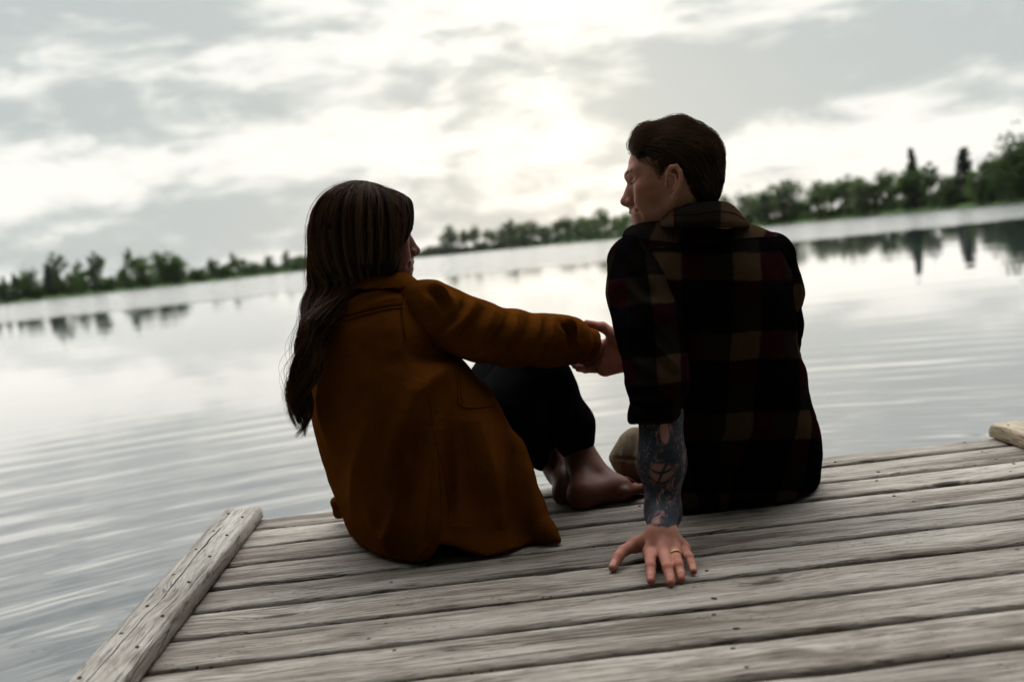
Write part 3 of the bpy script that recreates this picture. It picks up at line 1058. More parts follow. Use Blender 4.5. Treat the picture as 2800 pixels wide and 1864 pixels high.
def tubes_arrays(P, Rad, sides=3):
    """many tapered strands at once: P (m, n, 3), Rad (m, n) -> verts, quads"""
    m, n, _ = P.shape
    T = np.gradient(P, axis=1)
    T /= np.linalg.norm(T, axis=2, keepdims=True) + 1e-12
    ref = np.array([.31, .77, .56])
    A = np.cross(T, ref); A /= np.linalg.norm(A, axis=2, keepdims=True) + 1e-9
    B = np.cross(T, A)
    V = np.empty((m, n, sides, 3))
    for k in range(sides):
        t = 2 * math.pi * k / sides
        V[:, :, k] = P + Rad[..., None] * (math.cos(t) * A + math.sin(t) * B)
    base = (np.arange(m)[:, None, None] * n + np.arange(n - 1)[None, :, None]) * sides
    k = np.arange(sides)[None, None, :]; k2 = (k + 1) % sides
    Q = np.stack([base + k, base + k2, base + sides + k2, base + sides + k], -1).reshape(-1, 4)
    return V.reshape(-1, 3), Q

def surf_pt(bvh, x, y, lift=.001):
    """point on a built surface under the photo pixel, lifted off it a little"""
    d = F0 + (x - 1400) / 2800 * R0 - (y - 932) / 2800 * U0
    d = d / np.linalg.norm(d)
    h = bvh.ray_cast(Vector(C0), Vector(d))
    if h[0] is None:
        return None
    nrm = np.array(h[1])
    if nrm @ d > 0:
        nrm = -nrm
    return np.array(h[0]) + lift * nrm

def densify(pts, n):
    pts = np.asarray(pts, float)
    L = np.concatenate([[0], np.cumsum(np.linalg.norm(np.diff(pts, axis=0), axis=1))])
    T = spline_tab(np.column_stack([L, pts]), n)
    return T[1:].T

def seam(bvh, pxs, r, name, mat, parent, n=60, lift=.0006, sides=5, dash=None):
    """a stitched seam lying on the surface"""
    q = densify(pxs, n)
    P = [surf_pt(bvh, a, b, lift) for a, b in q]
    P = [p for p in P if p is not None]
    if len(P) < 4:
        return None
    P = np.array(P)
    P[1:-1] = (P[:-2] + P[1:-1] * 2 + P[2:]) / 4
    v, f = tube(P, r, sides)
    return meshobj(name, v, f, mat, parent, True)

def bbox(xa, xb, ya, yb, da, db, m=.02):
    """world bounds of a block of the view"""
    P = np.array([W(x, y, d) for x in (xa, xb) for y in (ya, yb) for d in (da, db)])
    return P.min(0) - m, P.max(0) + m

def apply_folds(V, Q, folds, extra=None):
    """raise ridges and sink valleys of cloth along lines drawn over the surface:
    each fold is (list of photo points, height, half width)"""
    bvh = BVHTree.FromPolygons([Vector(v) for v in V], Q.tolist())
    N = vnormals(V, Q)
    disp = np.zeros(len(V))
    for pts, amp, wid in folds:
        q = densify(pts, 24) if len(pts) > 2 else np.array(pts[0]) + np.linspace(0, 1, 24)[:, None] * (np.array(pts[1]) - np.array(pts[0]))
        P, T = [], []
        for i, (a, b) in enumerate(q):
            h = surf_pt(bvh, a, b, 0.)
            if h is not None:
                P.append(h); T.append(i / 23.)
        if len(P) < 4:
            continue
        P = np.array(P)
        lo = P.min(0) - 3 * wid; hi = P.max(0) + 3 * wid
        idx = np.nonzero(((V > lo) & (V < hi)).all(1))[0]
        D = ((V[idx][:, None, :] - P[None]) ** 2).sum(2)
        j = D.argmin(1)
        t_ = np.array(T)[j]
        d = np.sqrt(D[np.arange(len(idx)), j])
        disp[idx] += amp * np.exp(-(d / wid) ** (1.45 if amp > 0 else 2.)) * np.sin(np.pi * np.clip(t_ * .94 + .03, 0, 1)) ** .7
    return V + N * disp[:, None]

def rotframe(f, u):
    """3x3 columns: forward, left, up"""
    f = np.asarray(f, float); f = f / np.linalg.norm(f)
    l = np.cross(u, f); l /= np.linalg.norm(l)
    u = np.cross(f, l)
    return np.stack([f, l, u], 1)

# ------------------------------------------------------------------ heads and hands
def head_field(frame, h=.0021, sex='m', smile=.0):
    """skull, face, ears and neck in head space: x forward, y left, z up, origin between the ears"""
    s = SDF((-.125, -.105, -.20), (.150, .105, .150), h, frame)
    s.ell((-.010, 0, .034), (.094, .075, .076))
    s.ell((.038, 0, .033), (.062, .064, .058), .03)
    s.ell((.042, 0, -.030), (.052, .047, .080), .03)
    for y in (-1, 1):
        s.cone((.004, y * .049, -.050), (.080, y * .014, -.092), .014, .014, .03)       # jaw
        s.ell((.066, y * .045, -.014), (.020, .015, .013), .024)                           # cheekbone
        s.ell((.074, y * .031, -.050), (.020, .014, .024), .025)                           # cheek
    s.ell((.087, 0, -.096), (.016, .019, .016), .02)                                       # chin
    for y in (-1, 1):
        s.cone((.097, y * .006, .021), (.076, y * .046, .025), .0105, .009, .014)         # brow
        s.ell((.107, y * .032, .0015), (.017, .017, .0105), .011, '-')                      # socket
        s.ell((.080, y * .032, .0005), (.0135, .0135, .0120), .002)                        # eyeball under the lids
        s.cone((.092, y * .018, .0055), (.081, y * .047, .0055), .0032, .003, .005)         # upper lid
        s.cone((.091, y * .018, -.0045), (.081, y * .046, -.0055), .0026, .0024, .005)        # lower lid
    s.cone((.098, 0, .010), (.1165, 0, -.027), .0068, .0088, .009)                         # nose
    s.ell((.1190, 0, -.0325), (.0120, .0105, .0098), .006)
    s.cone((.098, 0, -.012), (.108, 0, -.036), .012, .012, .012)
    for y in (-1, 1):
        s.ell((.106, y * .0125, -.0365), (.0105, .0070, .0078), .005)
        s.ell((.111, y * .0060, -.0435), (.0045, .0032, .004), .003, '-')
    s.cone((.099, 0, -.045), (.101, 0, -.060), .0085, .0085, .012)                        # philtrum
    s.ell((.090, 0, -.068), (.018, .027, .022), .015)
    op = .0035 + smile * .003
    for y in (-1, 1):
        s.cone((.1085, 0, -.0600), (.091, y * .025, -.0665 + smile * .004), .0048, .0030, .005)   # upper lip
        s.cone((.1055, 0, -.0735 - smile * .003), (.090, y * .023, -.0695 + smile * .004), .0055, .0032, .005)
        s.cone((.114, 0, -.0668), (.090, y * .026, -.0685 + smile * .004), .0018 + smile * .0012, .0012, .003, '-')
        s.cone((.097, y * .016, -.034), (.085, y * .037, -.070), .0022, .0018, .010, '-')           # fold beside the mouth
    s.cone((-.024, 0, -.035), (-.010, 0, -.125), .053 if sex == 'm' else .040, .043 if sex == 'm' else .034, .03)
    # ears
    for y in (-1, 1):
        def E(a, b, c):
            return (.003 - a, y * (.071 + c), b * 1.08 - .020)
        s.ell(E(.006, .002, .000), (.016, .006, .026), .006, '+')
        hel = [E(-.010, .004, .004), E(-.006, .020, .008), E(.004, .031, .012), E(.016, .030, .016), E(.023, .018, .017), E(.022, .002, .015), E(.014, -.014, .011), E(.004, -.024, .007)]
        s.chain(hel, [.0040, .0042, .0045, .0047, .0046, .0044, .0045, .005], .004)
        s.chain([E(.002, .020, .009), E(.012, .012, .012), E(.012, -.002, .011), E(.004, -.012, .008)], [.003, .0034, .0036, .0034], .004)
        s.ell(E(.003, -.027, .007), (.0085, .0055, .0085), .005)
        s.ell(E(-.004, .000, .010), (.0065, .0055, .010), .004, '-')
        s.ell(E(-.012, -.004, .006), (.004, .004, .006), .004)
    return s
# ------------------------------------------------------------------ people: materials
def skin_mat(name, base, ink=False):
    m, t, out = material(name)
    tcn = t.new('ShaderNodeTexCoord')
    n = t.noise(tcn.outputs['Object'], 38., 3, .6)
    n2 = t.noise(tcn.outputs['Object'], 420., 3, .6)
    col = t.mix(t.mapr(n, .3, .7), tuple(np.array(base) * np.array([.92, .84, .82])), tuple(np.array(base) * np.array([1.06, 1.08, 1.08])))
    red = t.new('ShaderNodeAttribute', attribute_name='flush').outputs['Fac']
    col = t.mix(t.math('MULTIPLY', red, .55), col, (base[0] * .98, base[1] * .56, base[2] * .56))
    nailm = t.new('ShaderNodeAttribute', attribute_name='fingernail').outputs['Fac']
    col = t.mix(t.math('MULTIPLY', nailm, .8), col, (base[0] * 1.45, base[1] * 1.55, base[2] * 1.6))
    if ink:
        stub = t.new('ShaderNodeAttribute', attribute_name='stubble').outputs['Fac']
        st = t.math('MULTIPLY', stub, t.mapr(t.voro(tcn.outputs['Object'], 620.), .15, .5, .75, .15))
        col = t.mix(st, col, (.05, .035, .03))
        av = t.new('ShaderNodeAttribute', attribute_name='ink').outputs['Vector']
        mask = t.new('ShaderNodeAttribute', attribute_name='inkmask').outputs['Fac']
        u, v, _ = t.sep(av)
        wv = t.vmath('ADD', av, t.vmath('SCALE', t.vmath('SUBTRACT', t.noise(av, 2.6, 3, .5, out=1), (.5, .5, .5)), .75))
        wu, wvv, _w = t.sep(wv)
        # engraved-looking scales, feathers and plates
        cell = t.voro(t.vmath('MULTIPLY', wv, (2.6, 2.2, 0)), 1.9, 'DISTANCE_TO_EDGE', 0)
        hat = t.math('SINE', t.math('ADD', t.math('MULTIPLY', wu, 26.), t.math('MULTIPLY', wvv, 44.)))
        sc = t.voro(t.vmath('MULTIPLY', wv, (5.5, 7.5, 0)), 1.9, 'F1', 0)
        zone = t.noise(av, 1.5, 2, .5)
        lightA = t.math('MULTIPLY', t.mapr(hat, .35, .9), t.mapr(cell, .06, .16))
        lightB = t.mapr(sc, .34, .58)
        zmix = t.mapr(zone, .44, .54)
        light = t.math('ADD', t.math('MULTIPLY', lightA, zmix), t.math('MULTIPLY', lightB, t.math('SUBTRACT', 1., zmix)))
        light = t.math('MULTIPLY', light, t.mapr(t.noise(av, 3.3, 3, .6), .44, .62, .04, .66))
        # pale hull-like plates, crossed by dark ribs
        q = t.vmath('SUBTRACT', av, (-.12, 1.02, 0.))
        q = t.vmath('MULTIPLY', q, (1.5, 3.1, 0.))
        pl = t.mapr(t.vmath('LENGTH', q, out=1), .55, 1.0, 1., 0.)
        qx, qy, _q = t.sep(q)
        bow = t.math('ADD', qy, t.math('MULTIPLY', t.math('MULTIPLY', qx, qx), .55))
        ribs = t.math('MULTIPLY', t.mapr(t.math('ABSOLUTE', t.math('SINE', t.math('MULTIPLY', bow, 4.4))), .22, .55), t.mapr(t.math('ABSOLUTE', t.math('ADD', t.math('MULTIPLY', qy, .5), t.math('SUBTRACT', qx, .12))), .05, .16))
        light = t.math('ADD', t.math('MULTIPLY', light, t.math('SUBTRACT', 1., pl)), t.math('MULTIPLY', pl, t.math('MULTIPLY', ribs, .62)), clamp=True)
        # a bare sliver near the cuff
        q2 = t.vmath('MULTIPLY', t.vmath('SUBTRACT', av, (.15, .12, 0.)), (4.2, 3.3, 0.))
        light = t.math('MAXIMUM', light, t.mapr(t.vmath('LENGTH', q2, out=1), .75, 1.0, .85, 0.))
        dark = t.mix(t.noise(av, 5., 2), (.008, .011, .017), (.022, .030, .044))
        inked = t.mix(light, dark, t.mix(.22, col, (.08, .08, .10)))
        col = t.mix(mask, col, inked)
    p = principled(t, out, col, .52, t.bump(n2, .25, .001), Subsurface_Weight=.10, Subsurface_Scale=.006, Specular_IOR_Level=.12)
    p.inputs['Subsurface Radius'].default_value = (1., .35, .2)
    return m

def cloth_bump(t, P, scale=900.):
    w1 = t.math('SINE', t.math('MULTIPLY', t.sep(P)[0], scale))
    w2 = t.math('SINE', t.math('MULTIPLY', t.sep(P)[2], scale))
    return t.math('ADD', t.math('MULTIPLY', t.math('ADD', w1, w2), .12), t.noise(P, 260., 3, .65))

m_skin = skin_mat('man_skin', (.37, .175, .130), True)
m_skin_w = skin_mat('woman_skin', (.145, .064, .044))

def plaid_mat():
    m, t, out = material('plaid_flannel')
    av = t.new('ShaderNodeAttribute', attribute_name='plaid').outputs['Vector']
    wob = t.vmath('SCALE', t.vmath('SUBTRACT', t.noise(av, 11., 3, .55, out=1), (.5, .5, .5)), .017)
    u, v, _ = t.sep(t.vmath('ADD', av, wob))
    def bands(c, per):
        f = t.math('FRACT', t.math('DIVIDE', c, per))
        wide = t.math('MULTIPLY', t.mapr(f, .0, .035), t.mapr(f, .345, .38, 1., 0.))
        mar = t.math('MULTIPLY', t.mapr(f, .345, .38), t.mapr(f, .65, .685, 1., 0.))
        return wide, mar
    uw, um = bands(u, .163)
    vw, vm = bands(v, .165)
    black = (.0034, .0025, .0023)
    tan = (.043, .0255, .015)
    mar = (.0165, .0036, .0050)
    gry = (.030, .026, .024)
    navy = (.0036, .0030, .0050)
    col = t.mix(t.math('MULTIPLY', uw, .9), black, (.0095, .0072, .0060))
    col = t.mix(t.math('MULTIPLY', vw, .9), col, (.0115, .0088, .0072))
    col = t.mix(t.math('MULTIPLY', um, vw), col, mar)
    col = t.mix(t.math('MULTIPLY', uw, vm), col, (.013, .0028, .0038))
    col = t.mix(t.math('MULTIPLY', um, vm), col, navy)
    col = t.mix(t.math('MULTIPLY', uw, vw), col, tan)
    tcn = t.new('ShaderNodeTexCoord')
    P = tcn.outputs['Object']
    col = t.mix(t.mapr(t.noise(P, 330., 2), .35, .75, 0., .28), col, (.0, .0, .0))
    p = principled(t, out, col, .9, t.bump(cloth_bump(t, P), .35, .0012), Sheen_Weight=.0)
    p.inputs['Specular IOR Level'].default_value = .0
    return m
m_plaid = plaid_mat()

def fabric(name, base, sheen=.2, sheen_tint=(.7, .5, .3), fine=330., var=.25, spec=.0, bump=.35, rough=.9):
    m, t, out = material(name)
    P = t.new('ShaderNodeTexCoord').outputs['Object']
    n = t.noise(P, 9., 4, .6)
    col = t.mix(t.mapr(n, .3, .7), tuple(np.array(base) * .82), tuple(np.array(base) * 1.15))
    col = t.mix(t.mapr(t.noise(P, fine, 2), .35, .75, 0., var), col, tuple(np.array(base) * .4))
    p = principled(t, out, col, rough, t.bump(cloth_bump(t, P), bump, .0012), Sheen_Weight=sheen, Sheen_Roughness=.35)
    p.inputs['Sheen Tint'].default_value = tuple(sheen_tint) + (1,)
    p.inputs['Specular IOR Level'].default_value = spec
    return m
m_khaki = fabric('khaki_cotton', (.155, .122, .086), .0)
def hair_mat(name, c1, c2, tr=.25, rough=.38):
    m, t, out = material(name)
    P = t.new('ShaderNodeTexCoord').outputs['Object']
    sv = t.new('ShaderNodeAttribute', attribute_name='strand').outputs['Fac']
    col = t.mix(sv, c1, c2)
    p = principled(t, None, col, rough, Specular_IOR_Level=.08)
    trn = t.new('ShaderNodeBsdfTranslucent'); t.put(trn.inputs[0], t.vmath('SCALE', col, 2.2))
    mx = t.new('ShaderNodeMixShader'); mx.inputs[0].default_value = tr
    t.l.new(p.outputs[0], mx.inputs[1]); t.l.new(trn.outputs[0], mx.inputs[2]); t.l.new(mx.outputs[0], out.inputs[0])
    return m
m_hair_m = hair_mat('short_brown_hair', (.016, .009, .006), (.19, .105, .062), .28, .45)
m_gold, t, out = material('gold_ring_metal'); principled(t, out, (.52, .34, .15), .42, Metallic=1.)
m_thread_dark, t, out = material('dark_seam_thread'); principled(t, out, (.008, .006, .005), .95, Specular_IOR_Level=.0)

def poly_sdf(X, Z, poly):
    """signed distance to a closed polygon in a plane (negative inside)"""
    d = np.full(np.broadcast(X, Z).shape, 1e9, np.float32)
    sgn = np.ones(d.shape, np.float32)
    n = len(poly)
    for i in range(n):
        ax, az = poly[i]; bx, bz = poly[(i + 1) % n]
        ex, ez = bx - ax, bz - az
        wx, wz = X - ax, Z - az
        t_ = np.clip((wx * ex + wz * ez) / (ex * ex + ez * ez), 0, 1)
        dx, dz_ = wx - ex * t_, wz - ez * t_
        d = np.minimum(d, dx * dx + dz_ * dz_)
        c1 = Z >= az; c2 = Z < bz; c3 = ex * wz > ez * wx
        fl = (c1 & c2 & c3) | (~c1 & ~c2 & ~c3)
        sgn = np.where(fl, -sgn, sgn)
    return sgn * np.sqrt(d)

# ------------------------------------------------------------------ the man
man = tag(empty('person', tuple(onz(2010, 1330, 0.))), 'person in a dark plaid shirt leaning back on a tattooed arm, face in profile', 'person')

def head_frame(px, py, dep, yaw, roll, sign, scale):
    yaw, roll = math.radians(yaw), math.radians(roll)
    up = sign * math.sin(roll) * R0 + math.cos(roll) * U0
    f2 = sign * math.cos(roll) * R0 - math.sin(roll) * U0
    f = math.cos(yaw) * f2 + math.sin(yaw) * F0
    return (W(px, py, dep), rotframe(f, up) * scale)

HFM = head_frame(1848, 486, 2.20, 16, 8, -1, .965)
hs = head_field(HFM, .0021, 'm', 1.7)
# stronger brow and chin, hollow cheek
hs.cone((.101, .004, .022), (.084, .040, .027), .0085, .007, .012)
hs.cone((.101, -.004, .022), (.084, -.040, .027), .0085, .007, .012)
hs.ell((.052, .066, -.048), (.03, .016, .018), .02, '-')
for y in (-1, 1):
    hs.chain([(.104, y * .020, -.032), (.094, y * .033, -.055), (.084, y * .037, -.082)], [.002, .0030, .0016], .007, '-')
    hs.chain([(.097, y * .016, .008), (.089, y * .034, .011), (.078, y * .049, .0045)], [.0012, .0014, .0010], .003, '-')
parts_man = [hs.mesh(1)]
headV = parts_man[0][0]
hl = (headV - HFM[0]) @ np.linalg.inv(HFM[1]).T

# left forearm and hand pressed on the planks
hand = SDF(np.minimum.reduce([onz(1655, 1600, 0), onz(1760, 1150, .3)]) - np.array([.03, .02, .02]), np.array([.36, 2.20, .36]), .0016)
wr = onz(1810, 1458, .056)
elb = W(1806, 1130, 2.045)
fa_mid = W(1810, 1262, 2.025)
hand.cone(elb, fa_mid, .046, .0400)
hand.cone(fa_mid, W(1813, 1400, 2.005), .0390, .0300, .04, sq=(F0, .88))
hand.cone(W(1813, 1400, 2.005), wr, .0295, .0280, .03, sq=(F0, .80))
mcp = [onz(1777, 1505, .031), onz(1815, 1508, .034), onz(1844, 1503, .032), onz(1868, 1496, .028)]
pip = [onz(1779, 1548, .024), onz(1826, 1552, .025), onz(1855, 1546, .024), onz(1884, 1524, .022)]
dip = [onz(1780, 1572, .0145), onz(1832, 1577, .0145), onz(1861, 1568, .0145), onz(1893, 1546, .0135)]
tip = [onz(1780, 1586, .0085), onz(1834, 1591, .0085), onz(1863, 1581, .0085), onz(1896, 1560, .0080)]
rad = [(.0112, .0092, .0083, .0076), (.0115, .0095, .0085, .0078), (.0110, .0089, .0080, .0074), (.0098, .0080, .0072, .0066)]
heel = onz(1808, 1480, .026)
for i in range(4):
    hand.cone(wr, mcp[i], .0195, .0128, .014)
    hand.cone(heel + (mcp[i] - heel) * .15 + np.array([0, 0, -.006]), mcp[i] + np.array([0, 0, -.010]), .017, .011, .012)
    hand.chain([mcp[i], pip[i], dip[i], tip[i]], rad[i], .0035)
    hand.cone(wr + (mcp[i] - wr) * .55 + np.array([0, 0, .012]), mcp[i] + np.array([0, 0, .0075]), .0022, .0034, .009)   # tendon
    hand.ell(pip[i] + np.array([0, 0, .004]), (.0080, .0075, .0056), .005)                                                # knuckle
th0, th1, th2, th3 = onz(1772, 1482, .030), onz(1737, 1489, .027), onz(1703, 1506, .024), onz(1676, 1551, .0095)
hand.cone(heel, th1, .019, .0135, .014)
hand.cone(wr, th1, .018, .0125, .012)
hand.cone(th1, th2, .0128, .0108, .006)
hand.cone(th2, (th2 + th3) / 2 + np.array([0, 0, .004]), .0108, .0102, .004)
hand.cone((th2 + th3) / 2 + np.array([0, 0, .004]), th3, .0102, .0085, .004)
hand.cut(lambda px, py, dep, X, Y, Z: .0012 - Z)
handV, handQ = hand.mesh(1)
parts_man.append((handV, handQ))

# right hand reaching across, round the other person's wrist
rh = SDF(*bbox(1545, 1820, 850, 1050, 2.34, 2.50, .02), .0019)
wr2 = W(1748, 975, 2.44)
rh.cone(W(1900, 985, 2.42), wr2, .040, .0300)
pc_ = W(1672, 962, 2.425)
rh.cone(wr2, pc_, .0300, .0340, .02, sq=(F0, .62))
rh.cone(W(1715, 985, 2.425), W(1655, 1000, 2.415), .024, .0255, .02, sq=(F0, .75))        # heel of the palm
rh.cone(W(1715, 945, 2.42), W(1680, 918, 2.41), .021, .0165, .018)                        # ball of the thumb
rh.chain([W(1680, 916, 2.405), W(1648, 894, 2.41), W(1604, 884, 2.42)], [.0150, .0112, .0088], .008)
fb = [W(1660, 940, 2.45), W(1645, 960, 2.445), W(1640, 985, 2.44), W(1640, 1006, 2.43)]
fm = [W(1600, 945, 2.47), W(1590, 968, 2.465), W(1590, 990, 2.455), W(1600, 1008, 2.44)]
ft = [W(1575, 960, 2.44), W(1568, 978, 2.425), W(1567, 992, 2.415), W(1582, 1007, 2.405)]
for i in range(4):
    rh.chain([fb[i], fm[i], ft[i]], [.0125, .0100, .0085], .006)
parts_man.append(rh.mesh(1))

# trunk, upper arms and legs inside the clothes
core = SDF(W(1620, 1480, 2.0) - np.array([.12, .05, .42]), W(2290, 560, 2.85) + np.array([.05, .1, .02]), .010)
core.cone(W(1935, 610, 2.22), W(1950, 740, 2.23), .050, .09, .03)
core.cone(W(1950, 720, 2.23), W(2000, 1300, 2.34), .105, .125, .05)
core.cone(W(1820, 740, 2.20), W(2060, 740, 2.22), .045, .045, .05)
core.chain([W(1758, 760, 2.165), W(1778, 900, 2.10), elb], [.036, .042, .042], .03)
core.chain([W(2090, 760, 2.25), W(2118, 920, 2.36), W(1900, 985, 2.42)], [.032, .036, .036], .03)
for hp, kn, ft_ in ((W(1920, 1330, 2.36), W(1738, 1240, 2.62), W(1730, 1560, 2.74)), (W(2110, 1320, 2.38), W(2085, 1215, 2.66), W(2085, 1530, 2.76))):
    core.chain([hp + np.array([0, .02, .01]), kn + np.array([.022, .005, -.004]), ft_ + np.array([.01, 0, 0])], [.060, .034, .032], .02)
    core.cone(ft_, ft_ + np.array([-.01, .15, -.035]), .036, .022, .03)
core.cut(lambda px, py, dep, X, Y, Z: np.where(Y < 2.60, .012 - Z, -1.))
parts_man.append(core.mesh(2))

bv, bq = joinmesh(parts_man)
body_m = meshobj('body', bv, bq, m_skin, man)
nh, nf = len(parts_man[0][0]), len(handV)
flush = np.zeros(len(bv)); nailm = np.zeros(len(bv)); inkm = np.zeros(len(bv)); ink = np.zeros((len(bv), 3)); stub = np.zeros(len(bv))
# head: nose, ears and cheeks are redder; stubble on the jaw
g = lambda P, c, r: np.exp(-(((P - np.asarray(c)) / r) ** 2).sum(1))
flush[:nh] = np.clip(g(hl, (.125, 0, -.033), .022) * 1.0 + g(hl, (-.02, .085, .0), .03) * .6 + g(hl, (.07, .05, -.03), .03) * .45, 0, 1)
stub[:nh] = np.clip((g(hl, (.045, .055, -.075), .036) + g(hl, (.09, .02, -.095), .03) + g(hl, (.10, .01, -.052), .012)) * .5, 0, .55)
hp_ = handV
for i in range(4):
    flush[nh:nh + nf] += .9 * g(hp_, tip[i], .018) + .7 * g(hp_, pip[i], .013) + .5 * g(hp_, mcp[i], .013)
    nd = tip[i] - dip[i]; nd /= np.linalg.norm(nd)
    nc_ = tip[i] - nd * .003 + np.array([0, 0, .0068])
    sd_ = np.cross(nd, (0, 0, 1)); sd_ /= np.linalg.norm(sd_)
    q = hp_ - nc_
    nailm[nh:nh + nf] = np.maximum(nailm[nh:nh + nf], ((((q @ sd_) / .0054) ** 4 + ((q @ nd) / .0066) ** 4 + (np.minimum(q[:, 2], 0) / .006) ** 4) < 1) * 1.)
flush[nh:nh + nf] += .5 * g(hp_, th3, .03) + .25
nd = th3 - th2; nd /= np.linalg.norm(nd)
q = hp_ - (th3 - nd * .006 + np.array([-.002, -.003, .007]))
sd_ = np.cross(nd, (0, 0, 1)); sd_ /= np.linalg.norm(sd_)
nailm[nh:nh + nf] = np.maximum(nailm[nh:nh + nf], ((((q @ sd_) / .0062) ** 4 + ((q @ nd) / .0078) ** 4) < 1) * (q[:, 2] > -.004))
flush[nh + nf:] = .75
px_, py_, dp_ = viewpx(hp_)
arm_c = np.interp(py_, [1150, 1260, 1440], [1806, 1812, 1815]); arm_w = np.interp(py_, [1150, 1260, 1440], [60, 52, 43])
ang = np.arctan2((px_ - arm_c) / arm_w, -(dp_ - np.interp(py_, [1150, 1440], [2.04, 2.0])) / (arm_w / 1400))
edge_ = 1440 + 3 * np.sin(px_ * .07) + 1.5 * np.sin(px_ * .19)
inkm[nh:nh + nf] = np.clip((edge_ - py_) / 5., 0, 1)
ink[nh:nh + nf, 0] = ang; ink[nh:nh + nf, 1] = (py_ - 1165) / 125.
for n_, a_ in (('flush', np.clip(flush, 0, 1)), ('fingernail', nailm), ('inkmask', inkm), ('ink', ink), ('stubble', stub)):
    point_attr(body_m, n_, a_)
# eyes of the visible side
m_eye, t, out = material('eye_wet'); principled(t, out, (.05, .03, .02), .08)

# gold ring on the ring finger
rc = mcp[2] + (pip[2] - mcp[2]) * .40 + np.array([0, 0, .0005])
rd = pip[2] - mcp[2]; rd /= np.linalg.norm(rd)
a1 = np.cross(rd, (0, 0, 1)); a1 /= np.linalg.norm(a1); a2 = np.cross(rd, a1)
V, Fq = [], []
NR = 28
for k in range(NR):
    t_ = 2 * math.pi * k / NR
    rr2 = .0113
    for (dr, dl) in ((0, -.0026), (.0012, -.0018), (.0014, 0), (.0012, .0018), (0, .0026), (-.0008, 0)):
        V.append(rc + (rr2 + dr + (.0004 if k % 4 == 0 else 0)) * (math.cos(t_) * a1 + math.sin(t_) * a2) + dl * rd)
for k in range(NR):
    for j in range(6):
        Fq.append((k * 6 + j, k * 6 + (j + 1) % 6, ((k + 1) % NR) * 6 + (j + 1) % 6, ((k + 1) % NR) * 6 + j))
tag(meshobj('ring', V, Fq, m_gold, man), 'narrow gold ring on the ring finger')

# ---- shirt
sh = SDF(*bbox(1680, 2265, 555, 1480, 2.04, 2.52, .01), .0048)
sh.loft([(572, 1860, 1990, 2.225, .045), (588, 1812, 2012, 2.225, .056), (606, 1752, 2040, 2.225, .070), (625, 1712, 2085, 2.222, .084), (650, 1700, 2136, 2.220, .098), (685, 1698, 2150, 2.217, .112), (740, 1712, 2163, 2.212, .126), (800, 1735, 2170, 2.208, .133),
         (870, 1755, 2178, 2.21, .130), (975, 1780, 2188, 2.23, .130), (1003, 1785, 2200, 2.24, .130), (1081, 1792, 2214, 2.26, .130), (1129, 1795, 2227, 2.275, .132), (1171, 1795, 2241, 2.29, .134),
         (1219, 1790, 2249, 2.31, .136), (1273, 1788, 2247, 2.33, .138), (1339, 1790, 2238, 2.35, .140), (1400, 1800, 2222, 2.36, .136), (1470, 1815, 2200, 2.36, .132)], p=2.5)
sh.cut(lambda px, py, dep, X, Y, Z: .003 - Z, .008)
V, Q = sh.mesh(2)
V = apply_folds(V, Q, [([(1965, 720), (1975, 900), (1990, 1150)], -.012, .045), ([(1850, 690), (1870, 850)], .009, .05), ([(2075, 690), (2075, 850)], .009, .05),
    ([(2150, 690), (2120, 780), (2060, 880)], .005, .012), ([(2165, 730), (2140, 830), (2090, 930)], .006, .012), ([(2135, 700), (2100, 800), (2050, 860)], -.004, .010),
    ([(1800, 690), (1822, 760), (1835, 850)], .005, .012), ([(1830, 960), (1900, 1040), (1990, 1090)], .006, .016), ([(1830, 1010), (1900, 1080), (1970, 1120)], -.005, .014),
    ([(2190, 960), (2130, 1040), (2060, 1090)], .007, .015), ([(2205, 1010), (2140, 1090), (2080, 1130)], -.006, .014), ([(2215, 1070), (2150, 1150), (2080, 1200)], .007, .016),
    ([(2230, 1130), (2170, 1220), (2100, 1270)], .006, .016), ([(1850, 1180), (1930, 1240), (2010, 1260)], .006, .018), ([(2238, 1210), (2190, 1290), (2130, 1330)], .006, .016), ([(1890, 1320), (2000, 1335), (2130, 1310)], .006, .018),
    ([(1950, 1290), (2060, 1300)], -.005, .014), ([(2206, 1075), (2222, 1130), (2235, 1200)], .006, .012)])
N = vnormals(V, Q)
V = V + N * (.0022 * vnoise(V, 22., 3) + .0012 * vnoise(V * np.array([1, 1, .6]), 55., 5))[:, None]
shirt = meshobj('shirt', V, Q, m_plaid, man)
px_, py_, dp_ = viewpx(V)
# cloth coordinates: across the back (round the sides) and down it; the yoke is cut on its own line
uu = (px_ - 1968) / 2800 * 2.1
side_ = np.clip((dp_ - 2.16), 0, None) * np.sign(uu) * .8
cu = uu + side_ + .0815 + .010 * np.sin(py_ * .006)
cvv = (py_ - 662) / 2800 * 2.12 + .018 * np.abs(uu) * 2
yoke = py_ + .10 * (px_ - 1935) < 664
cu2 = uu * .95 + .135 + .35 * (py_ - 640) / 1300; cv2 = (py_ - 580) / 2800 * 2.6 + np.abs(uu) * .22 + .125
point_attr(shirt, 'plaid', np.stack([np.where(yoke, cu2, cu + .066), np.where(yoke, cv2, cvv + .143), np.zeros(len(V))], 1))
bvh_sh = BVHTree.FromPolygons([Vector(v) for v in V], Q.tolist())
seam(bvh_sh, [(1700, 690), (1760, 683), (1850, 674), (1950, 664), (2050, 652), (2140, 648)], .0012, 'yoke_seam', m_thread_dark, shirt)

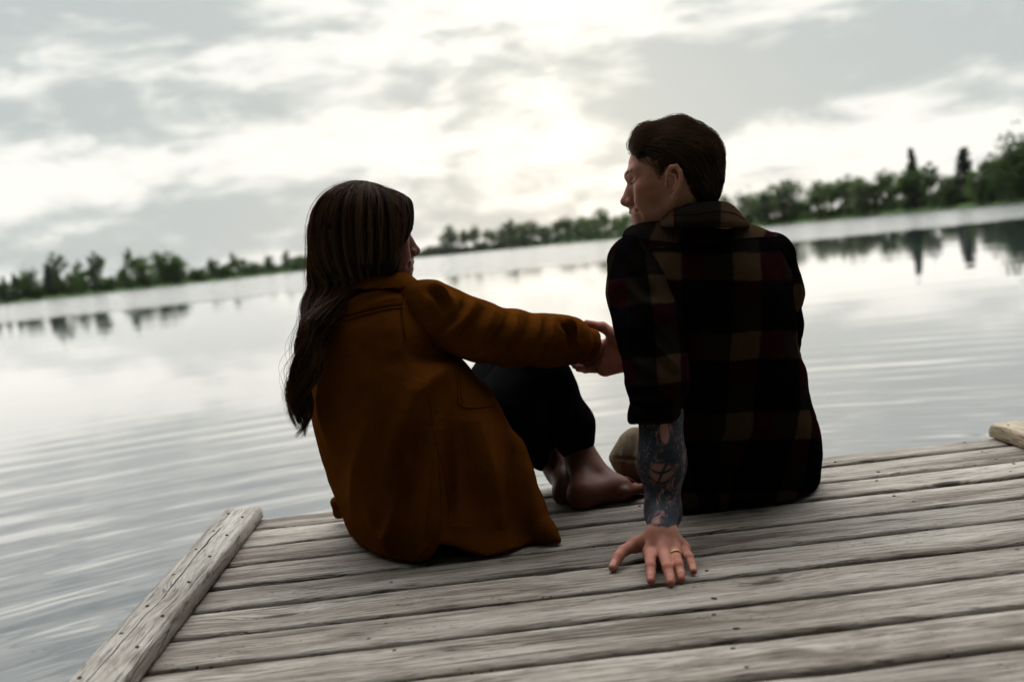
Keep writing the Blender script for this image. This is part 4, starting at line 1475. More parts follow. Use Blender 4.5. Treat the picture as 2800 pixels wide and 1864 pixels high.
def sleeve(name, pts, radii, folds, plaid_fn, box, seed=1, cutfn=None):
    s = SDF(*box, .0042)
    s.chain([W(*p) for p in pts], radii, .035)
    if cutfn is not None:
        s.cut(cutfn)
    V, Q = s.mesh(2)
    V = apply_folds(V, Q, folds)
    N = vnormals(V, Q)
    V = V + N * (.0020 * vnoise(V, 26., seed) + .0010 * vnoise(V, 60., seed + 2))[:, None]
    o = meshobj(name, V, Q, m_plaid, man)
    point_attr(o, 'plaid', plaid_fn(V))
    return o, V, Q

def plaid_sleeve(cx, scale, ph_u, ph_v, y0, tilt=0.):
    def fn(V):
        px, py, dp = viewpx(V)
        c = np.interp(py, [650, 900, 1160], cx)
        u = (px - c) / 2800 * scale + np.clip(dp - 2.12, 0, None) * np.sign(px - c)
        return np.stack([u * 1.25 + ph_u + tilt * (py - 700) / 1300, (py - y0) / 2800 * 2.1 + ph_v + .1 * u, np.zeros(len(V))], 1)
    return fn

sl_l, V, Q = sleeve('sleeve', [(1738, 716, 2.180), (1752, 800, 2.135), (1778, 900, 2.095), (1797, 1015, 2.065), (1800, 1100, 2.055)],
    [.0600, .0645, .0650, .058, .056],
    [([(1706, 672), (1740, 720), (1775, 770), (1800, 790)], .007, .012), ([(1690, 700), (1730, 760), (1790, 815)], -.006, .010), ([(1680, 740), (1730, 800), (1800, 860)], .005, .012),
     ([(1735, 888), (1780, 930), (1830, 985), (1862, 1010)], .009, .011), ([(1740, 925), (1790, 975), (1850, 1035)], -.007, .010), ([(1800, 895), (1840, 950), (1862, 1000)], .005, .010),
     ([(1712, 960), (1770, 1010), (1850, 1065)], .006, .010), ([(1725, 1010), (1790, 1050), (1865, 1085)], -.006, .009), ([(1730, 1045), (1790, 1070), (1862, 1090)], .006, .009), ([(1700, 850), (1740, 900), (1770, 960)], .004, .010)],
    plaid_sleeve([1742, 1778, 1803], 2.05, .15, .095, 660, .03), bbox(1640, 1900, 590, 1120, 1.98, 2.28), 4,
    lambda px, py, dep, X, Y, Z: (py - 1105) / 1300.)
sl_r, V, Q = sleeve('sleeve', [(2106, 706, 2.225), (2124, 800, 2.26), (2126, 890, 2.33), (2122, 945, 2.38), (2000, 985, 2.42), (1880, 990, 2.43)],
    [.0570, .052, .050, .048, .048, .046],
    [([(2120, 645), (2150, 700), (2165, 790)], .006, .012), ([(2140, 650), (2168, 720), (2178, 820)], -.005, .010)],
    plaid_sleeve([2120, 2125, 2125], 2.1, .02, .02, 600), bbox(1820, 2260, 590, 1080, 2.12, 2.5, .02), 8)

# rolled cuff above the bare forearm
cf = SDF(*bbox(1700, 1890, 1060, 1175, 1.97, 2.12), .0034)
cf.loft([(1072, 1738, 1872, 2.052, .052), (1088, 1727, 1874, 2.05, .056), (1110, 1719, 1872, 2.048, .0585), (1140, 1716, 1869, 2.045, .0585), (1152, 1717, 1867, 2.044, .058), (1160, 1722, 1863, 2.044, .054)], p=2.1, skew=-.10 * 0)
cf.loft([(1151, 1736, 1852, 2.044, .046), (1190, 1736, 1852, 2.044, .046)], op='-', p=2.1)
V, Q = cf.mesh(2)
V = apply_folds(V, Q, [([(1720, 1090), (1790, 1102), (1870, 1098)], .004, .007), ([(1722, 1104), (1790, 1116), (1868, 1112)], -.004, .006), ([(1790, 1085), (1800, 1150)], .003, .008), ([(1735, 1120), (1770, 1150)], .003, .008)])
N = vnormals(V, Q)
V = V + N * (.0022 * vnoise(V, 40., 2))[:, None]
cuff = meshobj('cuff', V, Q, m_plaid, man)
px_, py_, dp_ = viewpx(V)
point_attr(cuff, 'plaid', np.stack([(px_ - 1790) / 1250. + .125, (py_ - 1070) / 1500. + .112, 0 * px_], 1))

# collar
co = SDF(*bbox(1785, 2070, 535, 635, 2.04, 2.31), .0034)
co.loft([(548, 1868, 1982, 2.185, .070), (560, 1850, 2004, 2.182, .082), (575, 1832, 2019, 2.178, .094), (592, 1818, 2032, 2.176, .102), (606, 1804, 2046, 2.176, .108), (622, 1800, 2052, 2.178, .110)], p=2.2)
co.loft([(500, 1872, 1978, 2.19, .060), (590, 1862, 1988, 2.19, .062)], op='-', p=2.1)
co.cut(lambda px, py, dep, X, Y, Z: (np.interp(px, [1800, 1836, 1880, 1930, 1976, 2013, 2060], [590, 574, 557, 550, 547, 560, 590]) - py) / 1300., .004)
V, Q = co.mesh(2)
collar = meshobj('collar', V, Q, m_plaid, man)
px_, py_, dp_ = viewpx(V)
point_attr(collar, 'plaid', np.stack([np.interp(px_, [1790, 1842, 1850, 1966, 1972, 2060], [.05, .355, .70, .99, 1.02, 1.34]) * .163, 0 * px_ + .165 + .02, 0 * px_], 1))
bvh_co = BVHTree.FromPolygons([Vector(v) for v in V], Q.tolist())
seam(bvh_co, [(1838, 590), (1900, 586), (1970, 578), (2015, 588), (2036, 602)], .0008, 'collar_stitching', m_thread_dark, collar)

# khaki trousers
kp = SDF(*bbox(1650, 2230, 1130, 1570, 2.2, 2.85, .02), .0055)
for hp, kn, an, sgn in ((W(1915, 1330, 2.36), W(1737, 1240, 2.615), W(1735, 1530, 2.745), 1), (W(2110, 1320, 2.38), W(2085, 1215, 2.65), W(2085, 1510, 2.76), -1)):
    kp.cone(hp, kn + np.array([.02, -.01, 0]), .090, .0520, .03)
    kp.cone(kn + np.array([.015, 0, -.01]), an, .052, .050, .03)
kp.loft([(1168, 1728, 1790, 2.60, .045), (1182, 1706, 1800, 2.60, .056), (1205, 1687, 1808, 2.595, .062), (1232, 1672, 1812, 2.59, .066), (1254, 1665, 1815, 2.588, .067), (1272, 1672, 1815, 2.586, .064), (1298, 1690, 1815, 2.584, .058), (1325, 1716, 1815, 2.582, .050)], k=.012, p=2.5)
kp.cut(lambda px, py, dep, X, Y, Z: np.where(Y < 2.60, .003 - Z, -1.))
V, Q = kp.mesh(2)
V = apply_folds(V, Q, [([(1688, 1208), (1684, 1232), (1686, 1250)], .003, .005), ([(1704, 1192), (1706, 1222), (1704, 1251)], .0035, .006), ([(1718, 1186), (1722, 1220), (1720, 1240)], .003, .005), ([(1736, 1178), (1746, 1215), (1744, 1256)], .004, .007), ([(1727, 1190), (1732, 1225), (1732, 1252)], -.004, .005)] + [([(1668, 1252), (1720, 1254), (1770, 1262)], -.006, .004), ([(1696, 1200), (1694, 1225), (1696, 1250)], -.005, .004), ([(1712, 1188), (1714, 1220), (1713, 1250)], -.005, .004), ([(1752, 1170), (1757, 1215), (1752, 1256)], -.006, .005), ([(1735, 1270), (1748, 1300), (1756, 1330)], -.006, .006), ([(1700, 1265), (1720, 1295)], -.004, .006)] + [([(x, 1264), (x + 14, 1325)], .004, .007) for x in (1698, 1720, 1742)])
N = vnormals(V, Q)
V = V + N * (.0018 * vnoise(V, 35., 2))[:, None]
meshobj('trousers', V, Q, m_khaki, man)

# ---- short hair combed back
hr = SDF((-.135, -.105, -.105), (.125, .105, .165), .0026, HFM)
hr.ell((-.010, 0, .036), (.0965, .0785, .084))
hr.ell((.032, 0, .060), (.066, .062, .056), .03)
hr.ell((-.040, 0, -.004), (.060, .064, .083), .03)
hr.cone((.062, -.03, .078), (.062, .04, .078), .020, .018, .02)
hr.cone((.048, -.035, .094), (.048, .035, .098), .020, .020, .025)
hr.cone((.02, -.03, .110), (-.03, .03, .110), .012, .012, .03)
X, Y, Z = hr._xyz((slice(None),) * 3)
mask2 = poly_sdf(X + 0 * Z, Z + 0 * X, [(.125, .18), (.125, .086), (.092, .078), (.078, .064), (.068, .036), (.063, .006), (.059, -.008), (.028, -.011), (.019, .002), (.010, .015), (-.016, .016), (-.028, -.008), (-.033, -.040), (-.046, -.075), (-.058, -.095), (-.16, -.095), (-.16, .18)])
hr.d = smax(hr.d, np.broadcast_to(mask2, hr.d.shape).astype(np.float32), .007)
V, Q = hr.mesh(2)
Rinv = np.linalg.inv(HFM[1])
L = (V - HFM[0]) @ Rinv.T
N = vnormals(V, Q)
V = V + N * (.0007 * np.sin(L[:, 2] * 330 + 40 * L[:, 0] + 3 * vnoise(L, 30., 4)) * (L[:, 2] > .06) + .0012 * vnoise(L * np.array([.4, 1, 1]), 120., 3))[:, None]
bvh_hr = BVHTree.FromPolygons([Vector(v) for v in V], Q.tolist())
prt = [(V, Q)]
rng = np.random.default_rng(21)
sel = rng.choice(len(V), min(7500, len(V)), replace=False)
S = []; shd = []
HM = HFM[1]
for i in sel:
    p = V[i].copy(); l = L[i]
    if N[i] @ (-F0) < -.75:
        continue
    clump = vnoise((l * np.array([.3, 1, 1]))[None] , 55., 9)[0]
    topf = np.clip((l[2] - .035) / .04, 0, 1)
    dl = np.array([-.95, 0., -.10 - .25 * (1 - topf)]) * topf + np.array([-.45, 0, -.85]) * (1 - topf)
    if l[0] > .060 and l[2] > .06:
        dl = np.array([-.75, .25, .35])
    dl = dl + np.array([0, .22 * clump, .25 * clump])
    dw = HM @ dl; dw /= np.linalg.norm(dw)
    n_ = 8; step = rng.uniform(.0045, .0075) * (.6 + .5 * topf)
    ln = rng.uniform(.0006, .0030) + (.006 * rng.random() ** 4) * (.3 + topf)
    pts = []
    for k in range(n_):
        co_, nn, _, _ = bvh_hr.find_nearest(Vector(p))
        nn = np.array(nn)
        lift = ln * math.sin(math.pi * min(1, (k + .4) / (n_ - .5))) + .0003
        pts.append(np.array(co_) + nn * lift)
        d_ = dw - nn * (dw @ nn)
        d_ += np.array([0, 0, -.18 * k / n_]) * (1 - topf)
        p = np.array(co_) + d_ / (np.linalg.norm(d_) + 1e-9) * step
    S.append(pts); shd.append(np.clip(.12 + .5 * topf + .22 * clump + rng.normal() * .16, 0, 1))  # paler towards the crown: top highlights put into the strand colour
S = np.array(S)
w = np.sin(np.linspace(.25, 1, S.shape[1]) * math.pi * .97 + .02)
sv, sq_ = tubes_arrays(S, (rng.uniform(.00020, .00042, len(S))[:, None] * (.35 + .65 * w)[None]), 3)
strand = np.concatenate([np.full(len(V), .05), np.repeat(np.array(shd), S.shape[1] * 3)])
prt.append((sv, sq_))
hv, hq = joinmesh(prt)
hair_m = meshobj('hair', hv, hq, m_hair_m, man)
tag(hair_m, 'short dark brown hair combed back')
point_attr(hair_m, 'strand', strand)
# eyebrow and lashes of the side the photo shows
for yside in (-1, 1):
    E = []
    for k in range(90):
        s_ = rng.random()
        a = np.array([.1085 - .020 * s_ ** 1.5, yside * (.010 + .038 * s_), .0215 + .0035 * math.sin(s_ * 2.6) + rng.normal() * .0014])
        E.append([HFM[0] + HM @ (a + np.array([-.003, yside * .004, .001]) * q + np.array([.0022 * math.sin(q * 1.5), 0, 0])) for q in (0, .6, 1.2, 1.8)])
    E = np.array(E)
    ev, eq = tubes_arrays(E, np.tile(np.array([.0004, .0005, .0004, .0001]), (len(E), 1)), 3)
    eb = meshobj('eyebrow', ev, eq, m_hair_m, man)
    point_attr(eb, 'strand', np.full(len(ev), .3))
for yside in (1, -1):
    E = []
    for k in range(26):
        s_ = k / 25
        a = np.array([.0935 - .010 * s_, yside * (.019 + .027 * s_), .003 - .004 * math.sin(s_ * 3.1)])
        E.append([HFM[0] + HM @ (a + np.array([.0065, yside * .002, -.0015]) * q + np.array([0, 0, .001 * q * q])) for q in (0, .5, 1.)])
    E = np.array(E)
    ev, eq = tubes_arrays(E, np.tile(np.array([.00035, .0003, .0001]), (len(E), 1)), 3)
    el_ = meshobj('eyelashes', ev, eq, m_hair_m, man)
    point_attr(el_, 'strand', np.full(len(ev), .1))
# ------------------------------------------------------------------ the woman
m_rust = fabric('rust_brown_twill', (.090, .0275, .0042), 0., (.55, .28, .08), 300., .22, .0)
m_rust_seam = fabric('rust_brown_seam', (.06, .016, .0018), 0., (.5, .25, .08), 300., .2, .0)
m_black = fabric('black_denim', (.0065, .0062, .0068), 0., (.3, .3, .35), 300., .2, .0)
m_hair_w = hair_mat('long_brown_hair', (.015, .008, .005), (.20, .105, .058), .5, .5)

woman = tag(empty('person', tuple(onz(1210, 1440, 0.))), 'person in a rust-brown jacket with long wavy brown hair, knees drawn up', 'person')

HFW = head_frame(1000, 648, 2.215, 25, -3, 1, .94)
hs = head_field(HFW, .0021, 'f', 1.0)
parts_w = [hs.mesh(1)]
hlw = (parts_w[0][0] - HFW[0]) @ np.linalg.inv(HFW[1]).T
# right hand coming out of the cuff, hidden for the most part
wh = SDF(*bbox(1540, 1660, 880, 1040, 2.34, 2.46, .015), .0021)
wh.cone(W(1580, 930, 2.385), W(1622, 955, 2.40), .026, .024)
wh.cone(W(1612, 948, 2.405), W(1626, 970, 2.42), .022, .018, .015, sq=(F0, .7))
for i, (a, b, c) in enumerate((((1624, 972, 2.425), (1600, 985, 2.430), (1578, 990, 2.43)), ((1626, 982, 2.43), (1602, 994, 2.432), (1572, 1000, 2.432)), ((1614, 968, 2.435), (1592, 982, 2.44), (1576, 990, 2.44)))):
    wh.chain([W(*a), W(*b), W(*c)], [.0105, .0088, .0078], .005)
parts_w.append(wh.mesh(1))
# bare feet side by side on the planks
def foot(near):
    s = SDF(*bbox(1440, 1780, 1150, 1400, 2.30, 2.62, .03), .0028)
    if near:
        hee, ank, ball, toe = onz(1592, 1352, .030), W(1592, 1270, 2.475), onz(1694, 1338, .026), onz(1742, 1330, .016)
        leg = W(1572, 1190, 2.485)
    else:
        hee, ank, ball, toe = onz(1551, 1345, .026), W(1534, 1285, 2.555), onz(1640, 1318, .026), onz(1700, 1310, .016)
        leg = W(1490, 1225, 2.56)
    s.cone(leg, ank, .042, .034)
    s.cone(ank, hee, .032, .030, .025)
    s.cone(ank + np.array([.01, 0, -.005]), ball, .034, .024, .03)
    s.cone(hee, ball, .028, .026, .03)
    for j in range(5):
        o = np.array([-.006 * j + .008, -.030 + .016 * j, -.003 * (j > 2)])
        s.chain([ball + o * 1.0, toe + o + np.array([-.008 * j, 0, .002]), toe + o + np.array([.016 - .008 * j, 0, -.004])], [.014, .0105 - .0008 * j, .0085 - .0006 * j], .008)
    s.cut(lambda px, py, dep, X, Y, Z: .003 - Z)
    return s.mesh(1)
parts_w.append(foot(True))
parts_w.append(foot(False))
core = SDF(W(860, 1540, 2.05) - np.array([.05, .05, .02]), W(1660, 740, 2.9) + np.array([.05, .1, .03]), .010)
core.cone(W(1020, 775, 2.245), W(1040, 870, 2.26), .035, .075, .03)
core.cone(W(1045, 880, 2.26), W(1170, 1360, 2.36), .085, .125, .05)
core.chain([W(1150, 830, 2.20), W(1330, 880, 2.26), W(1580, 930, 2.385)], [.045, .036, .028], .03)
for hp, kn, an in ((W(1260, 1370, 2.38), W(1470, 940, 2.47), W(1578, 1230, 2.48)), (W(1180, 1360, 2.45), W(1385, 970, 2.64), W(1492, 1230, 2.56))):
    core.chain([hp, kn, an], [.075, .050, .036], .03)
core.cut(lambda px, py, dep, X, Y, Z: .012 - Z)
parts_w.append(core.mesh(2))
bv, bq = joinmesh(parts_w)
body_w = meshobj('body', bv, bq, m_skin_w, woman)
fl = np.full(len(bv), .35)
fl[:len(parts_w[0][0])] = np.clip(.5 + g(hlw, (.119, 0, -.033), .02) + g(hlw, (.08, -.045, -.02), .03) * .8, 0, 1)
point_attr(body_w, 'flush', fl)
point_attr(body_w, 'fingernail', np.zeros(len(bv)))

# ---- black jeans
jn = SDF(*bbox(1130, 1660, 830, 1480, 2.26, 2.72, .02), .005)
jn.chain([W(1270, 1370, 2.38), W(1390, 1130, 2.42), W(1470, 936, 2.47)], [.105, .085, .0570], .04)
jn.chain([W(1470, 936, 2.47), W(1505, 1060, 2.475), W(1562, 1165, 2.482)], [.0560, .0555, .0545], .03)
jn.cone(W(1562, 1165, 2.482), W(1573, 1205, 2.483), .0560, .0480, .02)
jn.chain([W(1200, 1360, 2.46), W(1300, 1150, 2.55), W(1385, 965, 2.64)], [.095, .080, .056], .04)
jn.chain([W(1385, 965, 2.64), W(1440, 1100, 2.60), W(1476, 1215, 2.565)], [.055, .054, .047], .03)
jn.cone(W(1476, 1215, 2.565), W(1486, 1240, 2.562), .0465, .043, .02)
jn.cut(lambda px, py, dep, X, Y, Z: .004 - Z)
V, Q = jn.mesh(2)
V = apply_folds(V, Q, [([(1625, 1150), (1580, 1170), (1530, 1180)], .008, .010), ([(1625, 1190), (1580, 1210), (1530, 1215)], .008, .010), ([(1600, 1110), (1560, 1140), (1510, 1150)], .006, .012), ([(1540, 1000), (1500, 1030), (1450, 1040)], .005, .014), ([(1625, 1172), (1580, 1190), (1530, 1197)], -.006, .008)])
N = vnormals(V, Q)
V = V + N * (.002 * vnoise(V, 30., 6))[:, None]
meshobj('jeans', V, Q, m_black, woman)

# ---- jacket body
HEMX = [880, 934, 955, 985, 1014, 1057, 1100, 1135, 1150, 1175, 1199, 1228, 1282, 1336, 1400, 1470, 1538, 1600]
HEMY = [1400, 1440, 1462, 1490, 1508, 1529, 1545, 1554, 1538, 1508, 1484, 1489, 1512, 1528, 1520, 1501, 1486, 1470]
jk = SDF(np.array([-.475, 1.93, -.03]), np.array([.115, 2.62, .62]), .0044)
jk.loft([(750, 985, 1110, 2.24, .045), (772, 945, 1148, 2.24, .074), (790, 915, 1168, 2.24, .092), (815, 893, 1182, 2.24, .112), (850, 878, 1196, 2.24, .132), (900, 864, 1212, 2.24, .152), (950, 854, 1235, 2.242, .162),
         (1000, 848, 1280, 2.243, .166), (1053, 845, 1320, 2.250, .178), (1104, 846, 1356, 2.258, .188), (1158, 855, 1393, 2.266, .197), (1233, 875, 1436, 2.275, .206), (1281, 889, 1458, 2.28, .210), (1345, 910, 1477, 2.285, .216),
         (1400, 929, 1491, 2.287, .221), (1463, 955, 1512, 2.288, .228), (1490, 965, 1530, 2.288, .233), (1520, 972, 1545, 2.288, .238), (1570, 980, 1560, 2.288, .245)], p=2.15)
jk.chain([W(1400, 1230, 2.20), W(1455, 1390, 2.165), W(1492, 1455, 2.125), W(1527, 1480, 2.105)], [.025, .022, .014, .006], .04)
jk.cut(lambda px, py, dep, X, Y, Z: (py - np.interp(px, HEMX, HEMY)) / 1300., .004)
jk.cut(lambda px, py, dep, X, Y, Z: .003 - Z, .004)
V, Q = jk.mesh(5)
V = apply_folds(V, Q, [(p_, a_ * 1.9, w_ * .75) for p_, a_, w_ in [
    ([(1160, 1040), (1115, 1130), (1060, 1270), (1040, 1340)], .014, .030), ([(1195, 1130), (1185, 1250), (1175, 1380), (1165, 1480)], .016, .026), ([(1030, 1100), (990, 1240), (965, 1380)], .012, .032),
    ([(1130, 1120), (1105, 1260), (1095, 1400)], -.012, .030), ([(1222, 1170), (1228, 1300), (1222, 1440)], -.013, .022), ([(1300, 1130), (1340, 1290), (1370, 1450)], .010, .035), ([(1270, 1150), (1280, 1290), (1290, 1440)], -.008, .030),
    ([(1285, 990), (1350, 1110), (1420, 1250)], .006, .018), ([(880, 1000), (885, 1120), (910, 1230)], .008, .025), ([(1090, 1340), (1075, 1420), (1055, 1500)], .010, .022), ([(1000, 1370), (1030, 1430), (1085, 1500)], .008, .022),
    ([(930, 836), (1000, 812), (1075, 792)], .005, .013), ([(990, 846), (1040, 826), (1095, 812)], .004, .012), ([(945, 812), (1000, 795), (1060, 785)], -.003, .010), ([(1110, 980), (1180, 960), (1240, 950)], -.012, .035),
    ([(1130, 1090), (1190, 1030), (1230, 1000)], .008, .025), ([(1440, 1260), (1460, 1370), (1490, 1450)], .006, .018), ([(1150, 1540), (1175, 1506), (1198, 1482)], .006, .010), ([(1420, 1190), (1400, 1330), (1410, 1470)], -.006, .025)]])
N = vnormals(V, Q)
V = V + N * (.0028 * vnoise(V, 14., 3) + .0012 * vnoise(V, 45., 5))[:, None]
jacket = meshobj('jacket', V, Q, m_rust, woman)
bvh_jk = BVHTree.FromPolygons([Vector(v) for v in V], Q.tolist())
# turned-up collar under the hair
jc = SDF(*bbox(880, 1165, 725, 800, 2.07, 2.34, .015), .0036)
jc.loft([(742, 955, 1105, 2.235, .066), (756, 938, 1128, 2.232, .080), (772, 922, 1145, 2.230, .092), (790, 908, 1152, 2.230, .102)], p=2.2)
jc.loft([(700, 955, 1092, 2.225, .064), (762, 948, 1098, 2.225, .066)], op='-', p=2.1)
V, Q = jc.mesh(2)
V = V + vnormals(V, Q) * (.0015 * vnoise(V, 40., 2))[:, None]
meshobj('collar', V, Q, m_rust, jacket)
# front hem corner that shows past the hip
fr_ = SDF(*bbox(890, 1050, 1330, 1425, 2.33, 2.48, .02), .004)
fr_.cone(W(918, 1372, 2.46), W(926, 1402, 2.46), .010, .012)
fr_.cone(W(926, 1402, 2.46), W(960, 1405, 2.43), .011, .013, .01)
fr_.cone(W(960, 1405, 2.43), W(1030, 1380, 2.36), .013, .016, .01)
fr_.cone(W(918, 1372, 2.46), W(1000, 1345, 2.38), .010, .016, .015)
V, Q = fr_.mesh(1)
meshobj('front_hem', V, Q, m_rust, jacket)

# ---- sleeve, laid over the raised knee
sl = SDF(*bbox(1075, 1640, 745, 1010, 2.08, 2.45, .02), .0040)
sl.chain([W(1120, 828, 2.185), W(1172, 842, 2.175), W(1235, 878, 2.19), W(1310, 908, 2.215), W(1400, 925, 2.27), W(1490, 932, 2.325), W(1545, 930, 2.36), W(1562, 931, 2.367)],
         [.045, .0545, .0585, .0600, .0600, .0560, .0510, .0490], .03)
V, Q = sl.mesh(2)
V = apply_folds(V, Q, [(p_, a_ * 2.0, w_ * .85) for p_, a_, w_ in [
    ([(1180, 774), (1215, 800), (1230, 830)], .007, .010), ([(1165, 790), (1200, 812), (1215, 850)], -.006, .010), ([(1235, 806), (1240, 850), (1215, 900)], .006, .012), ([(1301, 822), (1275, 860), (1220, 915), (1180, 945)], .011, .014),
    ([(1270, 822), (1250, 860), (1205, 900)], -.007, .011), ([(1325, 834), (1300, 880), (1250, 940)], -.008, .013), ([(1355, 840), (1335, 890), (1290, 945)], .006, .014), ([(1395, 846), (1380, 900), (1340, 950)], -.005, .012),
    ([(1418, 850), (1400, 910), (1370, 960)], .006, .013), ([(1450, 856), (1440, 910), (1410, 960)], -.005, .011), ([(1475, 862), (1465, 915), (1445, 960)], .006, .012), ([(1515, 866), (1505, 920), (1490, 965)], .006, .012),
    ([(1497, 866), (1487, 915), (1468, 960)], -.005, .010), ([(1545, 870), (1562, 890), (1572, 920)], .009, .009), ([(1536, 884), (1556, 905), (1562, 950)], -.008, .010), ([(1210, 955), (1280, 965), (1350, 965)], .005, .014), ([(1400, 970), (1460, 975), (1520, 972)], .005, .013)]])
N = vnormals(V, Q)
V = V + N * (.0022 * vnoise(V, 20., 6) + .0012 * vnoise(V, 50., 7))[:, None]
jsleeve = meshobj('sleeve', V, Q, m_rust, jacket)
bvh_sl = BVHTree.FromPolygons([Vector(v) for v in V], Q.tolist())
cu_ = SDF(*bbox(1530, 1660, 860, 1010, 2.31, 2.46, .01), .0032)
cu_.cone(W(1570, 931, 2.372), W(1608, 943, 2.39), .0405, .0385)
cu_.cone(W(1609, 943, 2.390), W(1611, 944, 2.391), .0400, .0400, .004)
ax_ = W(1608, 943, 2.39) - W(1578, 934, 2.375); ax_ /= np.linalg.norm(ax_)
end = W(1608, 943, 2.39)
cu_.cut(lambda px, py, dep, X, Y, Z: (X - end[0]) * ax_[0] + (Y - end[1]) * ax_[1] + (Z - end[2]) * ax_[2] - .012, .004)
cu_.cone(W(1606, 942, 2.39), W(1660, 958, 2.415), .034, .034, .002, '-')
V, Q = cu_.mesh(2)
N = vnormals(V, Q)
V = V + N * (.0010 * vnoise(V, 60., 6))[:, None]
cuff_w = meshobj('cuff', V, Q, m_rust, jacket)
bvh_cu = BVHTree.FromPolygons([Vector(v) for v in V], Q.tolist())

# seams and stitching
SM = lambda pts, r_=.0026, par=jacket, bv_=bvh_jk, name='seam', n=60: seam(bv_, pts, r_, name, m_rust if r_ > .0015 else m_rust_seam, par, n)
yk = [(893, 892), (950, 872), (1010, 855), (1060, 845), (1102, 840)]
SM(yk); SM([(x, y - 7) for x, y in yk], .0009)
SM([(x, y - 11) for x, y in yk], .0006)
arm = [(1134, 772), (1118, 790), (1108, 815), (1103, 842), (1104, 880), (1112, 930)]
SM(arm); SM([(x - 7, y) for x, y in arm], .0007)
SM([(1172, 1070), (1185, 1150), (1196, 1215), (1203, 1300), (1205, 1400), (1201, 1478)], .0022)
SM([(1196, 1215), (1213, 1290), (1226, 1380), (1228, 1410)], .0009)
SM([(1246, 1010), (1252, 1060), (1258, 1104), (1268, 1111), (1310, 1113), (1352, 1108)], .0024, name='pocket_seam')
SM([(1252, 1012), (1258, 1060), (1264, 1100)], .0007, name='pocket_seam')
SM([(960, 1462), (1010, 1499), (1057, 1520), (1100, 1536), (1126, 1542)], .0010, name='hem_seam')
SM([(1142, 1528), (1165, 1500), (1190, 1474)], .0010, name='hem_seam')
SM([(1215, 1478), (1282, 1502), (1336, 1517), (1400, 1510), (1470, 1491), (1518, 1477)], .0010, name='hem_seam')
for dx in (0, 7, 13):
    seam(bvh_cu, [(1577 + dx, 899 + dx * .6), (1583 + dx, 930), (1582 + dx, 962), (1576 + dx, 978)], .0008, 'cuff_stitching', m_rust_seam, cuff_w, 30)

# ---- long wavy hair
rng = np.random.default_rng(33)
Rw = HFW[1]; Ow = HFW[0]
# hair cap in head space
hc = SDF((-.15, -.13, -.14), (.14, .13, .17), .003, HFW)
hc.ell((-.012, 0, .033), (.108, .090, .090))
hc.ell((-.030, 0, -.02), (.092, .090, .11), .04)
hc.cone((.050, -.064, .04), (.026, -.072, -.07), .028, .024, .03)
hc.cone((-.055, .035, -.02), (-.083, .050, -.088), .050, .043, .04)
hc.cone((.072, -.046, .064), (.058, -.064, .006), .026, .022, .03)
hc.cone((.050, .066, .05), (.045, .076, -.07), .026, .022, .03)
X, Y, Z = hc._xyz((slice(None),) * 3)
face = poly_sdf(X + 0 * Z, Z + 0 * X, [(.20, .026), (.112, .024), (.094, .002), (.070, -.022), (.058, -.06), (.050, -.16), (.2, -.16)])
hc.d = smax(hc.d, -np.broadcast_to(face, hc.d.shape).astype(np.float32), .012)
hc.d = smax(hc.d, np.broadcast_to(-.118 - Z, hc.d.shape).astype(np.float32), .01)
V, Q = hc.mesh(2)
N = vnormals(V, Q)
Lw = (V - Ow) @ np.linalg.inv(Rw).T
az_ = np.arctan2(Lw[:, 1], Lw[:, 0])
V = V + N * (.0030 * vnoise(Lw, 22., 8) + .0028 * np.sin(az_ * 30 + 5 * vnoise(Lw, 14., 2)) * np.clip((.12 - Lw[:, 2]) / .06, 0, 1) + .0014 * vnoise(Lw * np.array([1, 1, .25]), 130., 4))[:, None]
capV, capQ = V, Q
bvh_cap = BVHTree.FromPolygons([Vector(v) for v in V], Q.tolist())
# tail: rows of the falling hair (row, left, right, depth, half depth)
TAIL = np.array([(690, 846, 1000, 2.165, .085), (740, 836, 990, 2.145, .075), (790, 828, 950, 2.125, .060), (830, 822, 915, 2.112, .052), (870, 817, 900, 2.105, .046), (920, 811, 884, 2.102, .040), (970, 803, 876, 2.105, .036),
                 (1020, 794, 868, 2.110, .033), (1060, 795, 860, 2.115, .030), (1095, 798, 846, 2.12, .026), (1130, 803, 840, 2.125, .020), (1160, 806, 832, 2.13, .013), (1190, 808, 824, 2.135, .008)])
TT = spline_tab(TAIL)
def tail_pt(y, a, r_):
    xl, xr, dc, dt = [np.interp(y, TT[0], TT[c]) for c in (1, 2, 3, 4)]
    return W((xl + xr) / 2 + (xr - xl) / 2 * r_ * math.cos(a), y, dc + dt * r_ * math.sin(a))
# inner mass of the tail
tl = SDF(W(770, 1200, 2.02) - .03, W(1040, 660, 2.28) + .03, .0042)
core_rows = TAIL.copy(); cx = (core_rows[:, 1] + core_rows[:, 2]) / 2
for c in (1, 2):
    core_rows[:, c] = cx + (core_rows[:, c] - cx) * .5
core_rows[:, 4] *= .5
tl.loft([tuple(r_) for r_ in core_rows[4:-1]], p=2.0)
V, Q = tl.mesh(2)
N = vnormals(V, Q)
px_, py_, _d = viewpx(V)
V = V + N * (.003 * np.sin(px_ * .16 + 6 * np.sin(py_ * .016) + 2 * vnoise(V, 25., 4)))[:, None]
tailV, tailQ = V, Q
hair_parts = [(capV, capQ), (tailV, tailQ)]
strand = [np.full(len(capV), .04), np.full(len(tailV), .04)]

